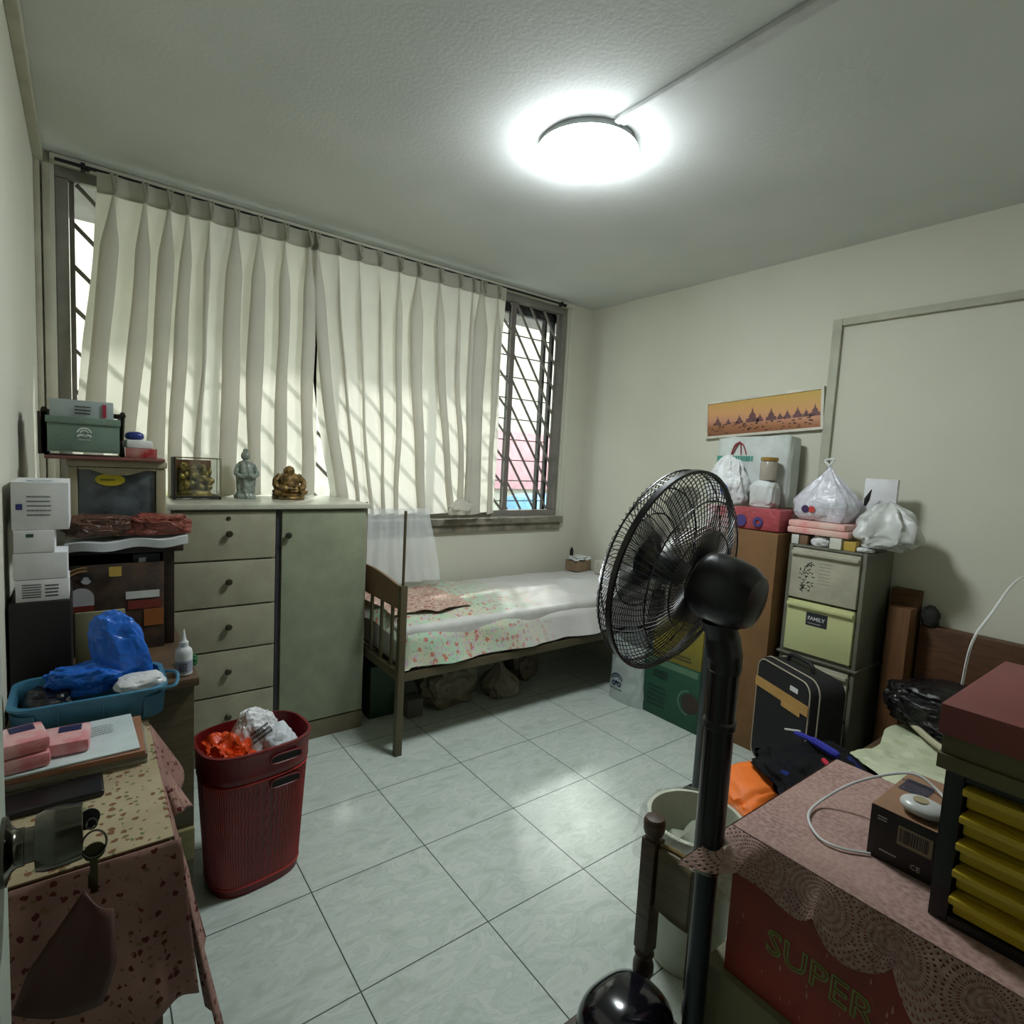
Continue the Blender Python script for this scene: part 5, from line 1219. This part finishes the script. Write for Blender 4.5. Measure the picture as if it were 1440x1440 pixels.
DV = thing('white_handset', (1.335, .29, .797), 'white rounded handheld device lying on the black box', 'device')
b = BM(); r_ = bmesh.ops.create_uvsphere(b, u_segments=32, v_segments=20, radius=1)
for v in b.verts: v.co = V(1.338+.030*v.co.x, .292+.036*math.copysign(abs(v.co.y)**.8, v.co.y), .811+.0135*v.co.z)
part('shell', b, mat('white_gloss_plastic', (206, 206, 200), .3), DV)
b = BM(); lathe(b, [(.012, 0), (.012, .0012), (.004, .0016)], (1.334, .296, .8235), n=24); part('button', b, mat('tan_button', (170, 154, 116), .5), DV)
b = BM(); tube(b, smooth_path([(1.296, .352, .703), (1.262, .392, .704), (1.262, .43, .704), (1.31, .47, .706), (1.38, .475, .712), (1.43, .43, .76), (1.45, .35, .812), (1.44, .30, .806), (1.40, .27, .800)], 10), .0026, 6)
cb = solo('white_cable', b, PAPER, 'white cable looping on the lace cloth round the black box', 'cable')
# yellow drawer unit
DU = thing('yellow_drawer_unit', (1.36, .11, .699), 'small black desktop unit with five yellow drawers on the lace cloth', 'drawer unit')
b = BM()
box(b, 1.225, 1.50, .218, .243, .6990, .944, .003); box(b, 1.225, 1.50, -.065, -.045, .6990, .944, .003); box(b, 1.225, 1.50, -.0445, .2175, .6990, .712); box(b, 1.225, 1.50, -.0445, .2175, .932, .944, .002); box(b, 1.488, 1.50, -.0445, .2175, .7125, .9315)
for k in range(1, 5): box(b, 1.250, 1.487, -.0445, .2175, .7125+.0438*k-.003, .7125+.0438*k)
part('casing', b, BLACK, DU)
YP = mat('yellow_drawer_plastic', (192, 164, 36), .38, var=.08)
for k in range(5):
    z = .7128+.0438*k; b = BM(); box(b, 1.236, 1.485, -.042, .215, z+.001, z+.0385, .003); d_ = part('drawer', b, YP, DU)
    b = BM(); box(b, 1.213, 1.237, -.044, .217, z+.027, z+.0385, .003); part('pull_lip', b, YP, d_)
b = BM(); box(b, 1.230, 1.50, -.05, .235, .9445, .950, .001); solo('photo_sheet', b, mat('glossy_photo', (110, 70, 52), .25, col2=(150, 146, 130), scale=12), 'glossy printed sheet lying between the yellow drawers and the gift boxes', 'paper')
b = BM(); box(b, 1.200, 1.56, -.10, .250, .9505, .974, .002); solo('olive_box', b, mat('olive_card', (84, 78, 46), .6), 'flat olive box, lower of the two under the maroon lid', 'box', 'olive boxes under the maroon lid')
b = BM(); box(b, 1.204, 1.56, -.10, .247, .9745, 1.004, .002); solo('olive_box', b, mat('olive_card', (84, 78, 46)), 'flat olive box directly under the maroon lid', 'box', 'olive boxes under the maroon lid')
b = BM(); box(b, 1.198, 1.57, -.10, .252, 1.0045, 1.052, .002); solo('maroon_box', b, mat('maroon_card', (112, 50, 46), .55, bmp=.1), 'maroon gift box on top of the pile in the right foreground', 'box')
b = BM(); tube(b, smooth_path([(1.65, .33, .96), (1.66, .325, 1.05), (1.75, .32, 1.10), (2.10, .33, 1.16), (3.19, .42, 1.02)], 10), .0026, 6)
solo('wall_cable', b, PAPER, 'white cable rising to the right wall behind the maroon box', 'cable')

# ------------------------------------------------------------------ outside the window
b = BM(); box(b, -6, 14, YW+.13, 12, -.35, -.25); struct('ground_outside', b, mat('pale_concrete', (190, 188, 176), .9))
b = BM(); box(b, -1, 4.2, YW+.121, YW+.75, WZ1+.02, WZ1+.14); struct('eave_outside', b, mat('grey_concrete', (120, 118, 112), .9))
NB = thing('neighbour_building', (4, 8, -.25), 'pale building across the walkway seen through the window grille', 'building')
b = BM(); box(b, -5, 13, 8, 8.3, -.25, 5.5); part('wall', b, mat('cream_facade', (180, 178, 158), .9), NB)
b = BM(); box(b, 4.4, 13, 7.90, 7.999, .9, 1.9); part('pink_band', b, mat('pink_facade', (186, 140, 140), .9), NB)
b = BM(); rotbox(b, (6.4, 6.6, -.25), (2.2, .9, 1.15), bev=.2); solo('blue_vehicle', b, mat('light_blue_paint', (120, 170, 210), .3), 'light blue shape outside low in the window gap', 'car')
b = BM()
rd = random.Random(4)
for i in range(9): blob(b, (.0+rd.uniform(-.25, .6), 5.0+rd.uniform(-.3, .3), -.25+rd.uniform(0, 1.0)), (.35, .3, .7), 100+i, .45, 1, sub=3, fr=4)
solo('green_bush', b, mat('yellow_green_leaves', (160, 180, 60), .8, var=.5, scale=20), 'yellow-green bush outside the left edge of the window', 'bush')

# ------------------------------------------------------------------ light, camera
w = bpy.data.worlds.new('world'); bpy.context.scene.world = w; w.use_nodes = True; nt = w.node_tree; bg = nt.nodes['Background']
tc = N(nt, 'ShaderNodeTexCoord'); sp = N(nt, 'ShaderNodeSeparateXYZ'); L(nt, tc.outputs['Generated'], sp.inputs[0])
L(nt, ramp(nt, sp.outputs['Z'], [(0, (.80, .82, .84, 1)), (.5, (.82, .92, 1, 1))]), bg.inputs['Color']); bg.inputs['Strength'].default_value = 3.0
sun = bpy.data.lights.new('sun', 'SUN'); sun.energy = 2.3; sun.angle = math.radians(4.5); sun.color = (1, .98, .95)
so = bpy.data.objects.new('sun', sun); C.objects.link(so)
so.rotation_euler = V(-.55, -1, -.95).to_track_quat('-Z', 'Y').to_euler()

cam = bpy.data.cameras.new('camera'); co = bpy.data.objects.new('camera', cam); C.objects.link(co)
cam.sensor_width = 36; cam.lens = 786.73/1440*36; cam.clip_start = .01; cam.clip_end = 60
R_ = Matrix(((0.79627595, 0.01190771, -0.60481634), (-0.60256676, 0.10396802, -0.79126731), (0.05345938, 0.99450936, 0.08996242)))
co.matrix_world = Matrix.Translation((.1566, 0, 1.38534)) @ R_.to_4x4()
sc = bpy.context.scene; sc.camera = co
sc.view_settings.view_transform = 'Standard'; sc.view_settings.look = 'None'; sc.view_settings.gamma = 1
sc.view_settings.use_curve_mapping = False; sc.view_settings.exposure = 1.12
sc.cycles.use_denoising = True; sc.cycles.max_bounces = 10; sc.cycles.transparent_max_bounces = 24; sc.cycles.caustics_reflective = False; sc.cycles.caustics_refractive = False
sc.cycles.sample_clamp_indirect = 6
